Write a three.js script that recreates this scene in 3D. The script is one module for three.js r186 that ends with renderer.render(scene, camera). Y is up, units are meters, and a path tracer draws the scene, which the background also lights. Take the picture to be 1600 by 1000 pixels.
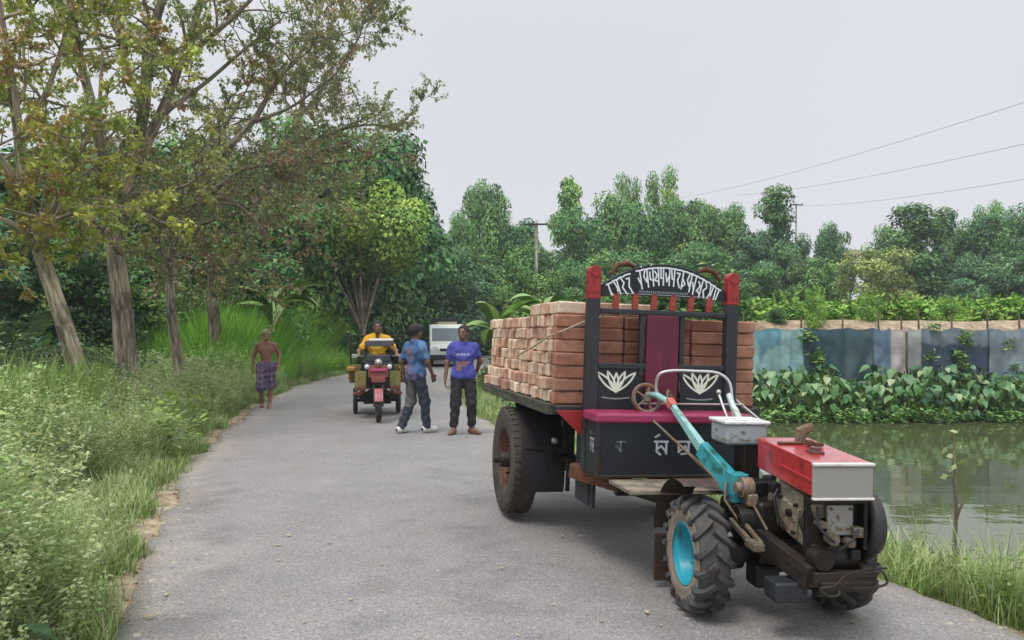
import * as THREE from 'three';
import { mergeGeometries } from 'three/addons/utils/BufferGeometryUtils.js';
import { RoundedBoxGeometry } from 'three/addons/geometries/RoundedBoxGeometry.js';
import { ConvexGeometry } from 'three/addons/geometries/ConvexGeometry.js';

// ------------------------------------------------------------------ camera, sky, sun, exposure
const { clamp, lerp, smoothstep } = THREE.MathUtils;
const scene = new THREE.Scene();
const camera = new THREE.PerspectiveCamera(45.24, 1.6, 0.1, 600);   // lens of 1200 px on a 1600 x 1000 picture
camera.position.set(0, 1.5, 0);
camera.setViewOffset(1600, 1000, 0, -22, 1600, 1000);              // horizon at row 522
const renderer = new THREE.WebGLRenderer({ antialias: true });
renderer.toneMapping = THREE.LinearToneMapping;
renderer.toneMappingExposure = 1.47;
renderer.shadowMap.enabled = true;
{ // overcast sky: even pale grey, brighter overhead as such skies are
  const W = 512, H = 256, d = new Float32Array(W * H * 4);
  for (let j = 0; j < H; j++) {
    const e = Math.max(0, Math.sin(((j + 0.5) / H - 0.5) * Math.PI));
    const s = THREE.MathUtils.smoothstep(e, 0.35, 1);
    const L = 1.0 + 1.5 * s - 0.03 * THREE.MathUtils.smoothstep(e, 0, 0.35);
    for (let i = 0; i < W; i++) { const el = ((j + 0.5) / H - 0.5) * Math.PI, a = i / W * 6.2832, n = 1 + 0.09 * (fbm(Math.cos(a) * 2.2 * Math.cos(el) + 9, Math.sin(a) * 2.2 * Math.cos(el) + el * 3.5 + 9, 4) - 0.5); d.set([0.515 * L * n, 0.532 * L * n, 0.562 * L * n, 1], (j * W + i) * 4); }
  }
  const t = new THREE.DataTexture(d, W, H, THREE.RGBAFormat, THREE.FloatType);
  t.mapping = THREE.EquirectangularReflectionMapping; t.magFilter = THREE.LinearFilter; t.needsUpdate = true;
  scene.background = t; scene.environment = t;
}
const sun = new THREE.DirectionalLight(new THREE.Color().setRGB(1, 0.95, 0.88), 1.35);
sun.name = 'sun'; sun.position.set(-16, 62, 14); sun.target.position.set(0, 0, -12);
sun.castShadow = true; sun.shadow.radius = 36; sun.shadow.mapSize.set(2048, 2048);
Object.assign(sun.shadow.camera, { left: -60, right: 60, top: 60, bottom: -60, near: 1, far: 200 });
scene.add(sun, sun.target);
scene.fog = new THREE.FogExp2(new THREE.Color().setRGB(0.72, 0.78, 0.84), 0.0009);

// ------------------------------------------------------------------ helpers
let seed0 = 12345;
function rngOf(s) { let a = s >>> 0; return () => { a = (a + 0x6d2b79f5) | 0; let t = Math.imul(a ^ (a >>> 15), 1 | a); t = (t + Math.imul(t ^ (t >>> 7), 61 | t)) ^ t; return ((t ^ (t >>> 14)) >>> 0) / 4294967296; }; }
const R0 = rngOf(7);
const V = (x, y, z) => new THREE.Vector3(x, y, z);
const C = (r, g, b) => new THREE.Color().setRGB(r, g, b);

const at = (px, py, d) => V((px - 800) / 1200 * d, 1.5 + (522 - py) / 1200 * d, -d);
function hash2(x, y) { let h = Math.imul(x, 374761393) + Math.imul(y, 668265263) | 0; h = Math.imul(h ^ (h >>> 13), 1274126177); return ((h ^ (h >>> 16)) >>> 0) / 4294967296; }
function vnoise(x, y, p = 0) {
  const ix = Math.floor(x), iy = Math.floor(y), fx = x - ix, fy = y - iy, w = (n) => p ? ((n % p) + p) % p : n;
  const u = fx * fx * (3 - 2 * fx), v = fy * fy * (3 - 2 * fy);
  return lerp(lerp(hash2(w(ix), w(iy)), hash2(w(ix + 1), w(iy)), u), lerp(hash2(w(ix), w(iy + 1)), hash2(w(ix + 1), w(iy + 1)), u), v);
}
function fbm(x, y, o = 4, p = 0) { let s = 0, a = 0.5, t = 0; for (let i = 0; i < o; i++) { s += a * vnoise(x + i * 17, y + i * 31, p); t += a; a *= 0.5; x *= 2; y *= 2; p *= 2; } return s / t; }
// repeating texture computed from f(u, v) -> [r, g, b] (0..1 sRGB) or a number
function tex(n, f, srgb = true) {
  const d = new Uint8Array(n * n * 4);
  for (let j = 0; j < n; j++) for (let i = 0; i < n; i++) {
    const c = f(i / n, j / n), o = (j * n + i) * 4, q = Array.isArray(c) ? c : [c, c, c];
    for (let k = 0; k < 3; k++) d[o + k] = clamp(q[k], 0, 1) * 255; d[o + 3] = 255;
  }
  const t = new THREE.DataTexture(d, n, n); t.wrapS = t.wrapT = THREE.RepeatWrapping; t.magFilter = THREE.LinearFilter; t.minFilter = THREE.LinearMipmapLinearFilter; t.generateMipmaps = true;
  if (srgb) t.colorSpace = THREE.SRGBColorSpace; t.needsUpdate = true; return t;
}
function canvasTex(w, h, draw) { const c = document.createElement('canvas'); c.width = w; c.height = h; draw(c.getContext('2d'), w, h); const t = new THREE.CanvasTexture(c); t.colorSpace = THREE.SRGBColorSpace; return t; }
const rep = (t, a, b = a) => { const c = t.clone(); c.repeat.set(a, b); c.needsUpdate = true; return c; };
function mat(c, rough = 0.7, metal = 0, o = {}) { return new THREE.MeshStandardMaterial({ color: Array.isArray(c) ? C(...c) : c, roughness: rough, metalness: metal, ...o }); }

const used = new Set();
function numbered(n) { if (!used.has(n)) { used.add(n); return n; } let i = 1; while (used.has(`${n}_${String(i).padStart(3, '0')}`)) i++; const m = `${n}_${String(i).padStart(3, '0')}`; used.add(m); return m; }
function tag(o, label, category, group, kind) { if (label) o.userData.label = label; if (category) o.userData.category = category; if (group) o.userData.group = group; if (kind) o.userData.kind = kind; return o; }
function shade(o) { o.traverse((m) => { if (m.isMesh) { m.castShadow = m.receiveShadow = true; } }); return o; }
function thing(name, label, category, p = V(0, 0, 0), turn = 0, group) { const g = new THREE.Group(); g.name = numbered(name); g.position.copy(p); g.rotation.y = turn; scene.add(g); return tag(g, label, category, group); }
function part(parent, name, geo, m) { const o = new THREE.Mesh(geo, m); o.name = name; o.castShadow = o.receiveShadow = true; parent.add(o); return o; }
function sub(parent, name) { const g = new THREE.Group(); g.name = name; parent.add(g); return g; }
function solo(name, geo, m, label, category, group, kind) { const o = new THREE.Mesh(geo, m); o.name = numbered(name); o.castShadow = o.receiveShadow = true; scene.add(o); return tag(o, label, category, group, kind); }
function copyOf(o, label, group) { const c = o.clone(); c.name = numbered(o.name.replace(/_\d{3}$/, '')); c.userData = { ...o.userData }; if (label) c.userData.label = label; if (group) c.userData.group = group; scene.add(c); return c; }
const flat = (g) => { const n = g.index ? g.toNonIndexed() : g; for (const k of Object.keys(n.attributes)) if (!['position', 'normal', 'uv'].includes(k)) n.deleteAttribute(k); if (!n.attributes.uv) n.setAttribute('uv', new THREE.BufferAttribute(new Float32Array(n.attributes.position.count * 2), 2)); return n; };
const merge = (...gs) => mergeGeometries(gs.flat(3).map(flat));
function put(g, x = 0, y = 0, z = 0, rx = 0, ry = 0, rz = 0) { g.applyMatrix4(new THREE.Matrix4().compose(V(x, y, z), new THREE.Quaternion().setFromEuler(new THREE.Euler(rx, ry, rz)), V(1, 1, 1))); return g; }
const rbox = (w, h, d, x, y, z, rx, ry, rz, r = 0.006) => put(new RoundedBoxGeometry(w, h, d, 1, Math.min(r, w / 3, h / 3, d / 3)), x, y, z, rx, ry, rz);
const cyl = (r1, r2, h, x, y, z, rx, ry, rz, s = 20) => put(new THREE.CylinderGeometry(r1, r2, h, s), x, y, z, rx, ry, rz);
// planar uv in metres times k, by the way each face points
function boxUV(g, k = 3) { const p = g.attributes.position, n = g.attributes.normal, uv = []; for (let i = 0; i < p.count; i++) { const x = Math.abs(n.getX(i)), y = Math.abs(n.getY(i)), z = Math.abs(n.getZ(i)); uv.push((x > y && x > z ? p.getZ(i) : p.getX(i)) * k, (y > x && y > z ? p.getZ(i) : p.getY(i)) * k); } g.setAttribute('uv', new THREE.Float32BufferAttribute(uv, 2)); return g; }
// bar between two points with a rectangular section
function bar(a, b, w, h, r = 0.004) { const d = b.clone().sub(a), L = d.length(), m = new THREE.Matrix4(), z = d.normalize(), x = V(0, 1, 0).cross(z); if (x.lengthSq() < 1e-6) x.set(1, 0, 0); x.normalize(); const y = z.clone().cross(x); m.makeBasis(x, y, z).setPosition(a.clone().add(b).multiplyScalar(0.5)); const g = new RoundedBoxGeometry(w, h, L, 1, Math.min(r, w / 3, h / 3)); g.applyMatrix4(m); return g; }
// geometry collector for tubes and leaves
class GB {
  constructor() { this.p = []; this.n = []; this.u = []; this.c = []; this.i = []; }
  tube(pts, rad, seg = 7, col = null, vscale = 1) {
    const k = pts.length, base = this.p.length / 3; let up = V(0.3, 0.1, 0.9), len = 0;
    for (let a = 0; a < k; a++) {
      const t = pts[Math.min(a + 1, k - 1)].clone().sub(pts[Math.max(a - 1, 0)]).normalize();
      const x = up.clone().addScaledVector(t, -up.dot(t)).normalize(), y = t.clone().cross(x); up = x;
      if (a) len += pts[a].distanceTo(pts[a - 1]);
      for (let s = 0; s <= seg; s++) {
        const w = s / seg * Math.PI * 2, d = x.clone().multiplyScalar(Math.cos(w)).addScaledVector(y, Math.sin(w)), q = pts[a].clone().addScaledVector(d, rad[a]);
        this.p.push(q.x, q.y, q.z); this.n.push(d.x, d.y, d.z); this.u.push(s / seg * Math.max(1, Math.round(rad[0] * 6.3)), len * vscale); if (col) this.c.push(...col);
        if (a && s) { const e = base + a * (seg + 1) + s, f = e - seg - 1; this.i.push(f - 1, f, e, f - 1, e, e - 1); }
      }
    }
    return this;
  }
  // a leaf of two triangles folded along its middle: base at p, along d, half width w, facing n
  leaf(p, d, nrm, len, w, col, droop = 0) {
    const b = this.p.length / 3, sx = d.y * nrm.z - d.z * nrm.y, sy = d.z * nrm.x - d.x * nrm.z, sz = d.x * nrm.y - d.y * nrm.x, m = len * 0.45;
    const P = [p.x, p.y, p.z, p.x + d.x * m + sx * w, p.y + d.y * m + sy * w, p.z + d.z * m + sz * w, p.x + d.x * len, p.y + d.y * len - droop * len, p.z + d.z * len, p.x + d.x * m - sx * w, p.y + d.y * m - sy * w, p.z + d.z * m - sz * w];
    this.p.push(...P); for (let q = 0; q < 4; q++) { this.n.push(nrm.x, nrm.y, nrm.z); this.c.push(col[0], col[1], col[2]); } this.u.push(0, 0, 0, 1, 1, 1, 1, 0);
    this.i.push(b, b + 1, b + 2, b, b + 2, b + 3); return this;
  }
  // a ribbon blade: spine points, half widths, side vector
  blade(pts, wid, side, col, col2 = col) {
    const b = this.p.length / 3, k = pts.length;
    for (let a = 0; a < k; a++) {
      const t = pts[Math.min(a + 1, k - 1)].clone().sub(pts[Math.max(a - 1, 0)]).normalize(), nn = side.clone().cross(t).normalize();
      for (const s of [-1, 1]) { this.p.push(pts[a].x + side.x * s * wid[a], pts[a].y + side.y * s * wid[a], pts[a].z + side.z * s * wid[a]); this.n.push(nn.x, nn.y, nn.z); this.u.push((s + 1) / 2, a / (k - 1)); const f = a / (k - 1); this.c.push(lerp(col[0], col2[0], f), lerp(col[1], col2[1], f), lerp(col[2], col2[2], f)); }
      if (a) { const e = b + a * 2; this.i.push(e - 2, e - 1, e + 1, e - 2, e + 1, e); }
    }
    return this;
  }
  geo() {
    const g = new THREE.BufferGeometry(); g.setAttribute('position', new THREE.Float32BufferAttribute(this.p, 3)); g.setAttribute('normal', new THREE.Float32BufferAttribute(this.n, 3)); g.setAttribute('uv', new THREE.Float32BufferAttribute(this.u, 2));
    if (this.c.length) g.setAttribute('color', new THREE.Float32BufferAttribute(this.c, 3)); g.setIndex(this.i); return g;
  }
}
const unit = (r) => { const z = r() * 2 - 1, a = r() * 6.2832, s = Math.sqrt(1 - z * z); return V(s * Math.cos(a), z, s * Math.sin(a)); };

// ------------------------------------------------------------------ shared textures and materials
const tGrain = tex(256, (u, v) => { const n = fbm(u * 32, v * 32, 3, 32), f = hash2(u * 256 | 0, v * 256 | 0); return 0.5 + 0.35 * (n - 0.5) + 0.3 * (f - 0.5); }, false);
const tAsphalt = tex(1024, (u, v) => { const f = hash2(u * 1024 | 0, (v * 1024 | 0) + 7), g = vnoise(u * 300, v * 300, 300), n = fbm(u * 10, v * 10, 5, 10), m = fbm(u * 3 + 5, v * 3, 3, 3); let k = 0.66 + 0.10 * (f - 0.5) + 0.18 * (g - 0.5) + 0.07 * (n - 0.5) + 0.04 * (m - 0.5); if (g > 0.9) k += 0.10; if (g < 0.08) k -= 0.12; return [k * 1.0, k * 0.985, k * 0.985]; });
const tAsphaltBump = tex(512, (u, v) => vnoise(u * 170, v * 170, 170) * 0.7 + 0.3 * hash2(u * 512 | 0, v * 512 | 0), false);
const tSoil = tex(512, (u, v) => { const n = fbm(u * 14, v * 14, 5, 14), f = hash2(u * 512 | 0, v * 512 | 0); const k = 0.72 + 0.5 * (n - 0.5) + 0.22 * (f - 0.5); return [k, k * 0.98, k * 0.93]; });
const tBrick = tex(256, (u, v) => { const n = fbm(u * 6, v * 6, 5, 6), f = hash2(u * 256 | 0, v * 256 | 0), s = fbm(u * 3 + 9, v * 9, 3, 3); let k = 0.92 + 0.36 * (n - 0.5) + 0.16 * (f - 0.5); return [k, k * (0.97 + 0.12 * (s - 0.5)), k * (0.94 + 0.2 * (s - 0.5))]; });
const tBark = tex(256, (u, v) => { const n = fbm(u * 10, v * 3, 5, 10), m = fbm(u * 4 + 3, v * 4, 4, 4), f = vnoise(u * 40, v * 12, 40); let k = 0.62 + 0.5 * (n - 0.5) + 0.35 * (f - 0.5); const l = 0.14 * smoothstep(m, 0.5, 0.6); return [k + l, k * 0.94 + l, k * 0.86 + l * 0.9]; });
const tDirt = tex(512, (u, v) => { const n = fbm(u * 5, v * 5, 6, 5), m = fbm(u * 18 + 3, v * 18, 3, 18), f = hash2(u * 512 | 0, v * 512 | 0), w = smoothstep(n, 0.55, 0.73), k = 0.96 - 0.1 * f * m; return [lerp(k, 0.62, w * 0.7), lerp(k, 0.53, w * 0.75), lerp(k, 0.45, w * 0.8)]; });
const tRust = tex(256, (u, v) => { const n = fbm(u * 6, v * 6, 5, 6), f = hash2(u * 256 | 0, v * 256 | 0), w = smoothstep(n, 0.5, 0.7), k = 0.85 + 0.3 * (f - 0.5) - 0.5 * (fbm(u * 14, v * 14, 3, 14) - 0.5); return [lerp(0.86, 0.82, w) * k, lerp(0.83, 0.6, w) * k, lerp(0.78, 0.44, w) * k]; });
const tCloth = tex(256, (u, v) => { const n = fbm(u * 5, v * 5, 5, 5), w = Math.sin(u * 256 * 1.6) * Math.sin(v * 256 * 1.6); const k = 0.84 + 0.35 * (n - 0.5) + 0.05 * w; return [k, k, k]; });
const tWood = tex(256, (u, v) => { const n = fbm(u * 24, v * 2, 4, 24), m = fbm(u * 5, v * 3 + 7, 4, 5), k = 0.7 + 0.5 * (n - 0.5) + 0.4 * (m - 0.5); return [k, k * 0.95, k * 0.88]; });

const M = {};
M.leaf = new THREE.MeshPhysicalMaterial({ color: 0xffffff, vertexColors: true, roughness: 0.62, transmission: 0.5, thickness: 0, side: THREE.DoubleSide, specularIntensity: 0.5 });
M.leafFar = mat([1, 1, 1], 0.85, 0, { vertexColors: true, side: THREE.DoubleSide });
M.barkGrey = mat([0.56, 0.52, 0.48], 0.95, 0, { map: tBark, bumpMap: tBark, bumpScale: 0.012 });
M.barkBrown = mat([0.42, 0.38, 0.34], 0.95, 0, { map: tBark, bumpMap: tBark, bumpScale: 0.012 });
M.barkPale = mat([0.75, 0.72, 0.64], 0.95, 0, { map: tBark, bumpMap: tBark, bumpScale: 0.008 });
M.green = mat([0.16, 0.26, 0.06], 0.6);
M.wood = mat([0.36, 0.3, 0.23], 0.9, 0, { map: tWood, bumpMap: tWood, bumpScale: 0.004 });
M.rubber = mat([0.035, 0.035, 0.037], 0.75, 0, { map: tDirt, bumpMap: tGrain, bumpScale: 0.002 });
M.rubberDusty = mat([0.075, 0.072, 0.07], 0.8, 0, { map: tDirt, bumpMap: tGrain, bumpScale: 0.002 });
M.blackPaint = mat([0.024, 0.027, 0.033], 0.5, 0, { map: tDirt, bumpMap: tGrain, bumpScale: 0.0008 });
M.darkSteel = mat([0.07, 0.065, 0.06], 0.6, 0.4, { map: tRust, bumpMap: tGrain, bumpScale: 0.001 });
M.grease = mat([0.03, 0.028, 0.026], 0.45, 0.3, { map: tRust, bumpMap: tGrain, bumpScale: 0.001 });
M.rust = mat([0.24, 0.12, 0.08], 0.85, 0.2, { map: tRust, bumpMap: tGrain, bumpScale: 0.001 });
M.redPaint = mat([0.36, 0.025, 0.03], 0.42, 0, { map: tDirt });
M.castGrey = mat([0.30, 0.29, 0.25], 0.6, 0.3, { map: tRust, bumpMap: tGrain, bumpScale: 0.002 });
M.steel = mat([0.5, 0.5, 0.48], 0.4, 0.7, { map: tDirt });
M.white = mat([0.75, 0.75, 0.73], 0.45, 0, { map: tDirt });
// ------------------------------------------------------------------ ground, road, pond
const DT = [-8, 0, 4, 7.26, 10.7, 15.25, 21.7, 26.5, 32, 40, 50, 60, 75], XL = [2.2, -0.55, -2.05, -3.2, -4.2, -5.2, -6.2, -6.45, -6.2, -5.2, -3, 0.5, 8], XR = [7, 4.1, 2.62, 1.45, 0.35, -0.85, -1.75, -2.0, -1.6, -0.6, 1.9, 5.6, 13.4];
function along(T, d) { d = clamp(d, DT[0], DT[DT.length - 1]); let i = 1; while (i < DT.length - 1 && d > DT[i]) i++; const t = (d - DT[i - 1]) / (DT[i] - DT[i - 1]), a = T[Math.max(0, i - 2)], b = T[i - 1], c = T[i], e = T[Math.min(T.length - 1, i + 1)], s0 = DT[Math.max(0, i - 2)], s3 = DT[Math.min(DT.length - 1, i + 1)], w = DT[i] - DT[i - 1], m0 = (c - a) / (DT[i] - s0) * w, m1 = (e - b) / (s3 - DT[i - 1]) * w, t2 = t * t, t3 = t2 * t; return (2 * t3 - 3 * t2 + 1) * b + (t3 - 2 * t2 + t) * m0 + (-2 * t3 + 3 * t2) * c + (t3 - t2) * m1; }
const xL = (d) => along(XL, d), xR = (d) => along(XR, d);
const SLOPE = 0.02;                                              // the road falls to the pond beyond its crown
const roadY = (f) => f < 0.55 ? -0.012 * (0.55 - f) * 4 : -SLOPE * (f - 0.55) * 4.6;
const WATER = -0.75;
function gh(x, z) {                                              // height of the ground
  const d = -z, l = xL(d), r = xR(d), u = l - x, w = x - r;
  if (d > 76 || d < -8) return lerp(-0.15, 0.9, smoothstep(x, 0, 8) * smoothstep(d, 60, 80));
  if (u > 0) return -0.05 - 0.2 * smoothstep(u, 0.5, 2.5) + 0.25 * smoothstep(u, 2.5, 8) + 0.14 * (fbm(x * 0.9, z * 0.9, 3) - 0.5) * smoothstep(u, 0.3, 1.5);
  if (w < 0) return roadY(clamp((x - l) / (r - l), 0, 1)) - 0.05 - 0.12 * smoothstep(Math.min(-u, -w), 0, 0.5);
  const n = fbm(x * 0.8, z * 0.8, 3) - 0.5;
  let h = -0.12 - 0.06 * smoothstep(w, 0, 0.7) - 1.2 * smoothstep(w, 0.65, 2.1) + 0.12 * n * smoothstep(w, 0.2, 1);
  const bank = smoothstep(d, 20.2, 22.6), far = 1.55 + 0.35 * smoothstep(d, 22.6, 23.4) * (1 - smoothstep(d, 24, 25.2)) + 0.12 * n;
  h = lerp(h, far, bank * smoothstep(w, 3, 6.5));
  return lerp(h, -0.12 + 0.1 * n, smoothstep(d, 19, 23) * (1 - smoothstep(w, 3, 6.5)));
}
{
  const N = 330, pos = [], col = [], uv = [], idx = [], g = new THREE.BufferGeometry();
  const sx = (t) => { const s = t * 2 - 1; return 26 * s * Math.abs(s) ** 0.35 * 0.5 + 420 * s ** 9; }, sz = (t) => 8 - 55 * t - 26 * t * t - 420 * t ** 12;
  for (let j = 0; j <= N; j++) for (let i = 0; i <= N; i++) {
    const z = sz(j / N), x = sx(i / N) - 1, y = gh(x, z), d = -z, u = xL(d) - x, w = x - xR(d); pos.push(x, y, z); uv.push(x, z);
    const n = fbm(x * 1.7, z * 1.7, 4), e = u > 0 ? u : w > 0 ? w * 0.8 : 0;
    let dirt = 1 - smoothstep(e + (n - 0.5) * 0.9, 0.25, 0.62); if (d > 22.8 && d < 25.5 && w > 5) dirt = 1;
    const s = w > 5 && d > 22 ? [0.55, 0.44, 0.33] : [0.52, 0.44, 0.33];
    const b = w > 1.4 && d < 22.6 ? [0.10, 0.085, 0.05] : [0.07, 0.085, 0.03];
    for (let k = 0; k < 3; k++) col.push(lerp(b[k], s[k], dirt) * (0.8 + 0.4 * n));
    if (i && j) { const a = j * (N + 1) + i, c = a - N - 1; idx.push(c - 1, a - 1, a, c - 1, a, c); }
  }
  g.setAttribute('position', new THREE.Float32BufferAttribute(pos, 3)); g.setAttribute('uv', new THREE.Float32BufferAttribute(uv, 2)); g.setAttribute('color', new THREE.Float32BufferAttribute(col, 3)); g.setIndex(idx); g.computeVertexNormals();
  solo('ground', g, mat([1.35, 1.35, 1.35], 0.95, 0, { vertexColors: true, map: rep(tSoil, 0.7), bumpMap: rep(tSoil, 0.7), bumpScale: 0.02 }), 'sandy verge and soil beside the asphalt road', null, null, 'structure');
}
{ // asphalt ribbon with an uneven, thick edge
  const pos = [], col = [], uv = [], idx = [], K = 26, g = new THREE.BufferGeometry(); let n = 0;
  for (let d = -7; d < 72; d += d < 14 ? 0.12 : 0.4, n++) {
    const ja = (fbm(d * 1.1, 3.3, 4) - 0.5) * 0.42 + (fbm(d * 6, 1.3, 2) - 0.5) * 0.12, jb = (fbm(d * 1.1, 9.3, 4) - 0.5) * 0.42 + (fbm(d * 6, 5.3, 2) - 0.5) * 0.12, l = xL(d) + ja, r = xR(d) + jb;
    for (let k = 0; k <= K + 2; k++) {
      const f = clamp((k - 1) / K, 0, 1), x = lerp(l, r, f), y = k === 0 || k === K + 2 ? -0.25 : roadY(f) + 0.004 * (fbm(x * 2, d * 2, 3) - 0.5);
      pos.push(x, y, -d); uv.push(x / 2.4, d / 2.4);
      const p = fbm(x * 0.9 + 4, d * 0.35, 4), q = fbm(x * 3, d * 3, 4), s = fbm(x * 5 + 30, d * 5, 3); let c = 0.95 + 0.07 * (p - 0.5) + 0.06 * (q - 0.5); if (s > 0.7) c *= 0.97;
      const dust = smoothstep(Math.abs(f - 0.5) * 2 + (q - 0.5) * 0.5, 0.84, 1.0) * 0.85, oil = x > -0.9 && d < 9 && s > 0.6 ? 0.88 : x - l > 0.12 && x - l < 0.62 && d > 3.6 && d < 8 && fbm(x * 4, d * 3 + 9, 4) > 0.52 ? 0.82 : 1;
      col.push(lerp(0.32, 0.42, dust) * c * oil, lerp(0.315, 0.385, dust) * c * oil, lerp(0.31, 0.33, dust) * c * oil);
      if (n && k) { const a = n * (K + 3) + k, b = a - K - 3; idx.push(b - 1, b, a, b - 1, a, a - 1); }
    }
  }
  g.setAttribute('position', new THREE.Float32BufferAttribute(pos, 3)); g.setAttribute('uv', new THREE.Float32BufferAttribute(uv, 2)); g.setAttribute('color', new THREE.Float32BufferAttribute(col, 3)); g.setIndex(idx); g.computeVertexNormals();
  solo('road', g, mat([1.9, 1.9, 1.9], 0.85, 0, { vertexColors: true, map: tAsphalt, bumpMap: rep(tAsphaltBump, 2), bumpScale: 0.004 }), 'grey asphalt road bending away to the left', null, null, 'structure');
}
{
  const g = new THREE.PlaneGeometry(70, 32, 1, 1).rotateX(-Math.PI / 2), uv = g.attributes.uv; for (let i = 0; i < 4; i++) uv.setXY(i, uv.getX(i) * 70 / 3, uv.getY(i) * 32 / 3);
  const t = tex(512, (u, v) => fbm(u * 6, v * 10, 4, 2) * 0.6 + 0.4 * fbm(u * 18 + 4, v * 24, 3, 6), false);
  const m = new THREE.MeshPhysicalMaterial({ color: C(0.075, 0.09, 0.04), roughness: 0.025, bumpMap: t, bumpScale: 0.0028, ior: 1.45 });
  const o = solo('pond_water', g, m, 'murky green pond water between the road and the tarpaulin fence', null, null, 'structure'); o.position.set(34, WATER, -8.5);
}
// ------------------------------------------------------------------ trees
const PAL = {
  olive: [[0.34, 0.40, 0.13], [0.27, 0.35, 0.12], [0.42, 0.45, 0.14], [0.21, 0.29, 0.11], [0.38, 0.29, 0.13], [0.5, 0.5, 0.13]],
  rusty: [[0.36, 0.33, 0.15], [0.30, 0.34, 0.15], [0.25, 0.32, 0.14], [0.40, 0.27, 0.15], [0.23, 0.31, 0.14]],
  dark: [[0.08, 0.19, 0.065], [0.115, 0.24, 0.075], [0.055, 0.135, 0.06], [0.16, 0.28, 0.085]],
  mid: [[0.185, 0.33, 0.08], [0.135, 0.27, 0.075], [0.24, 0.39, 0.10], [0.095, 0.2, 0.07]],
  light: [[0.28, 0.42, 0.07], [0.22, 0.36, 0.065], [0.34, 0.48, 0.10], [0.16, 0.27, 0.06]],
  yellow: [[0.3, 0.36, 0.10], [0.22, 0.29, 0.09], [0.36, 0.38, 0.12], [0.15, 0.23, 0.08]],
  blue: [[0.10, 0.21, 0.09], [0.08, 0.175, 0.08], [0.14, 0.25, 0.10]],
  grass: [[0.27, 0.419, 0.095], [0.216, 0.351, 0.081], [0.351, 0.486, 0.135], [0.176, 0.284, 0.081]],
  weed: [[0.45, 0.55, 0.23], [0.37, 0.49, 0.19], [0.52, 0.59, 0.29], [0.28, 0.4, 0.15], [0.55, 0.6, 0.34]],
  crop: [[0.24, 0.42, 0.06], [0.19, 0.36, 0.06], [0.3, 0.47, 0.09], [0.12, 0.25, 0.05]],
};
const pick = (r, a) => a[r() * a.length | 0];
const jit = (r, c, k = 0.35) => { const f = 1 - k / 2 + k * r(); return [c[0] * f, c[1] * f * (0.94 + 0.12 * r()), c[2] * f]; };
function limbs(spec) { return spec.map(([pts, r0, r1]) => { const c = new THREE.CatmullRomCurve3(pts.map((p) => p.isVector3 ? p : at(...p))), n = Math.max(8, Math.ceil(c.getLength() / 0.3)), P = c.getPoints(n); return { P, R: P.map((_, i) => lerp(r0, r1, (i / n) ** 0.8) * (i === 0 ? 1.25 : i === 1 ? 1.08 : 1)) }; }); }
// a tree seen near: limbs laid out one by one, then branches, twigs and single leaves
function heroTree(name, label, spec, o) {
  const r = rngOf(o.seed), L = limbs(spec), base = L[0].P[0].clone(), wood = new GB(), lf = new GB(), t = thing(name, label, 'tree', base);
  const twig = (p, d, len, tone) => {
    const q = [p.clone()], n = 4, w = []; let v = d.clone();
    for (let i = 1; i <= n; i++) { v.add(unit(r).multiplyScalar(0.3)).y += o.lift ?? 0.05; v.normalize(); q.push(q[i - 1].clone().addScaledVector(v, len / n)); }
    for (let i = 0; i <= n; i++) w.push(lerp(o.twigR ?? 0.011, 0.003, i / n)); wood.tube(q, w, 4, null, 1);
    const k = o.leaves * (0.5 + r()) | 0;
    for (let i = 0; i < k; i++) { const s = 0.25 + 0.75 * r(), a = q[Math.min(n, Math.ceil(s * n))].clone().lerp(q[Math.max(0, Math.ceil(s * n) - 1)], r()), e = unit(r); e.y -= 0.25; e.normalize(); const nn = unit(r); nn.y += 0.9; nn.addScaledVector(e, -nn.dot(e)).normalize(); const sz = o.size * (0.6 + 0.8 * r()); lf.leaf(a.addScaledVector(unit(r), 0.055), e, nn, sz, sz * 0.33, jit(r, r() < 0.75 ? tone : pick(r, o.pal)), 0.15); }
  };
  L.forEach(({ P, R }, li) => {
    wood.tube(P, R, R[0] > 0.1 ? 12 : 7, null, 0.55);
    const len = P.length, from = (spec[li][3] ?? 0.3) * len | 0;
    for (let i = Math.max(1, from); i < len; i++) {
      const m = o.branch * (0.4 + 0.9 * i / len), c = Math.floor(m) + (r() < m % 1 ? 1 : 0);
      for (let b = 0; b < c; b++) {
        const d = P[Math.min(i + 1, len - 1)].clone().sub(P[i - 1]).normalize().multiplyScalar(0.5).add(unit(r)); d.y += 0.15; d.normalize();
        const bl = o.reach * (0.45 + 0.7 * r()), q = [P[i].clone()], n = 6, w = []; let v = d.clone();
        for (let s = 1; s <= n; s++) { v.add(unit(r).multiplyScalar(0.28)).normalize(); q.push(q[s - 1].clone().addScaledVector(v, bl / n)); }
        const r0 = Math.min(R[i] * 0.6, 0.012 + 0.018 * bl); for (let s = 0; s <= n; s++) w.push(lerp(r0, 0.006, s / n)); wood.tube(q, w, 5, null, 1);
        const tone = pick(r, o.pal), tw = Math.round(o.twigs * bl);
        if (r() < (o.bare ?? 0)) continue;
        for (let s = 0; s < tw; s++) { const k = 1 + (r() ** 0.7 * n | 0), dd = unit(r).multiplyScalar(0.9).add(v.clone().multiplyScalar(0.7)).normalize(); twig(q[Math.min(k, n)], dd, o.twig * (0.5 + r()), r() < 0.6 ? tone : pick(r, o.pal)); }
      }
    }
  });
  const mv = (g) => g.translate(-base.x, -base.y, -base.z);
  part(t, 'trunk', mv(wood.geo()), o.bark); part(t, 'crown', mv(lf.geo()), M.leaf); return t;
}
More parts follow.
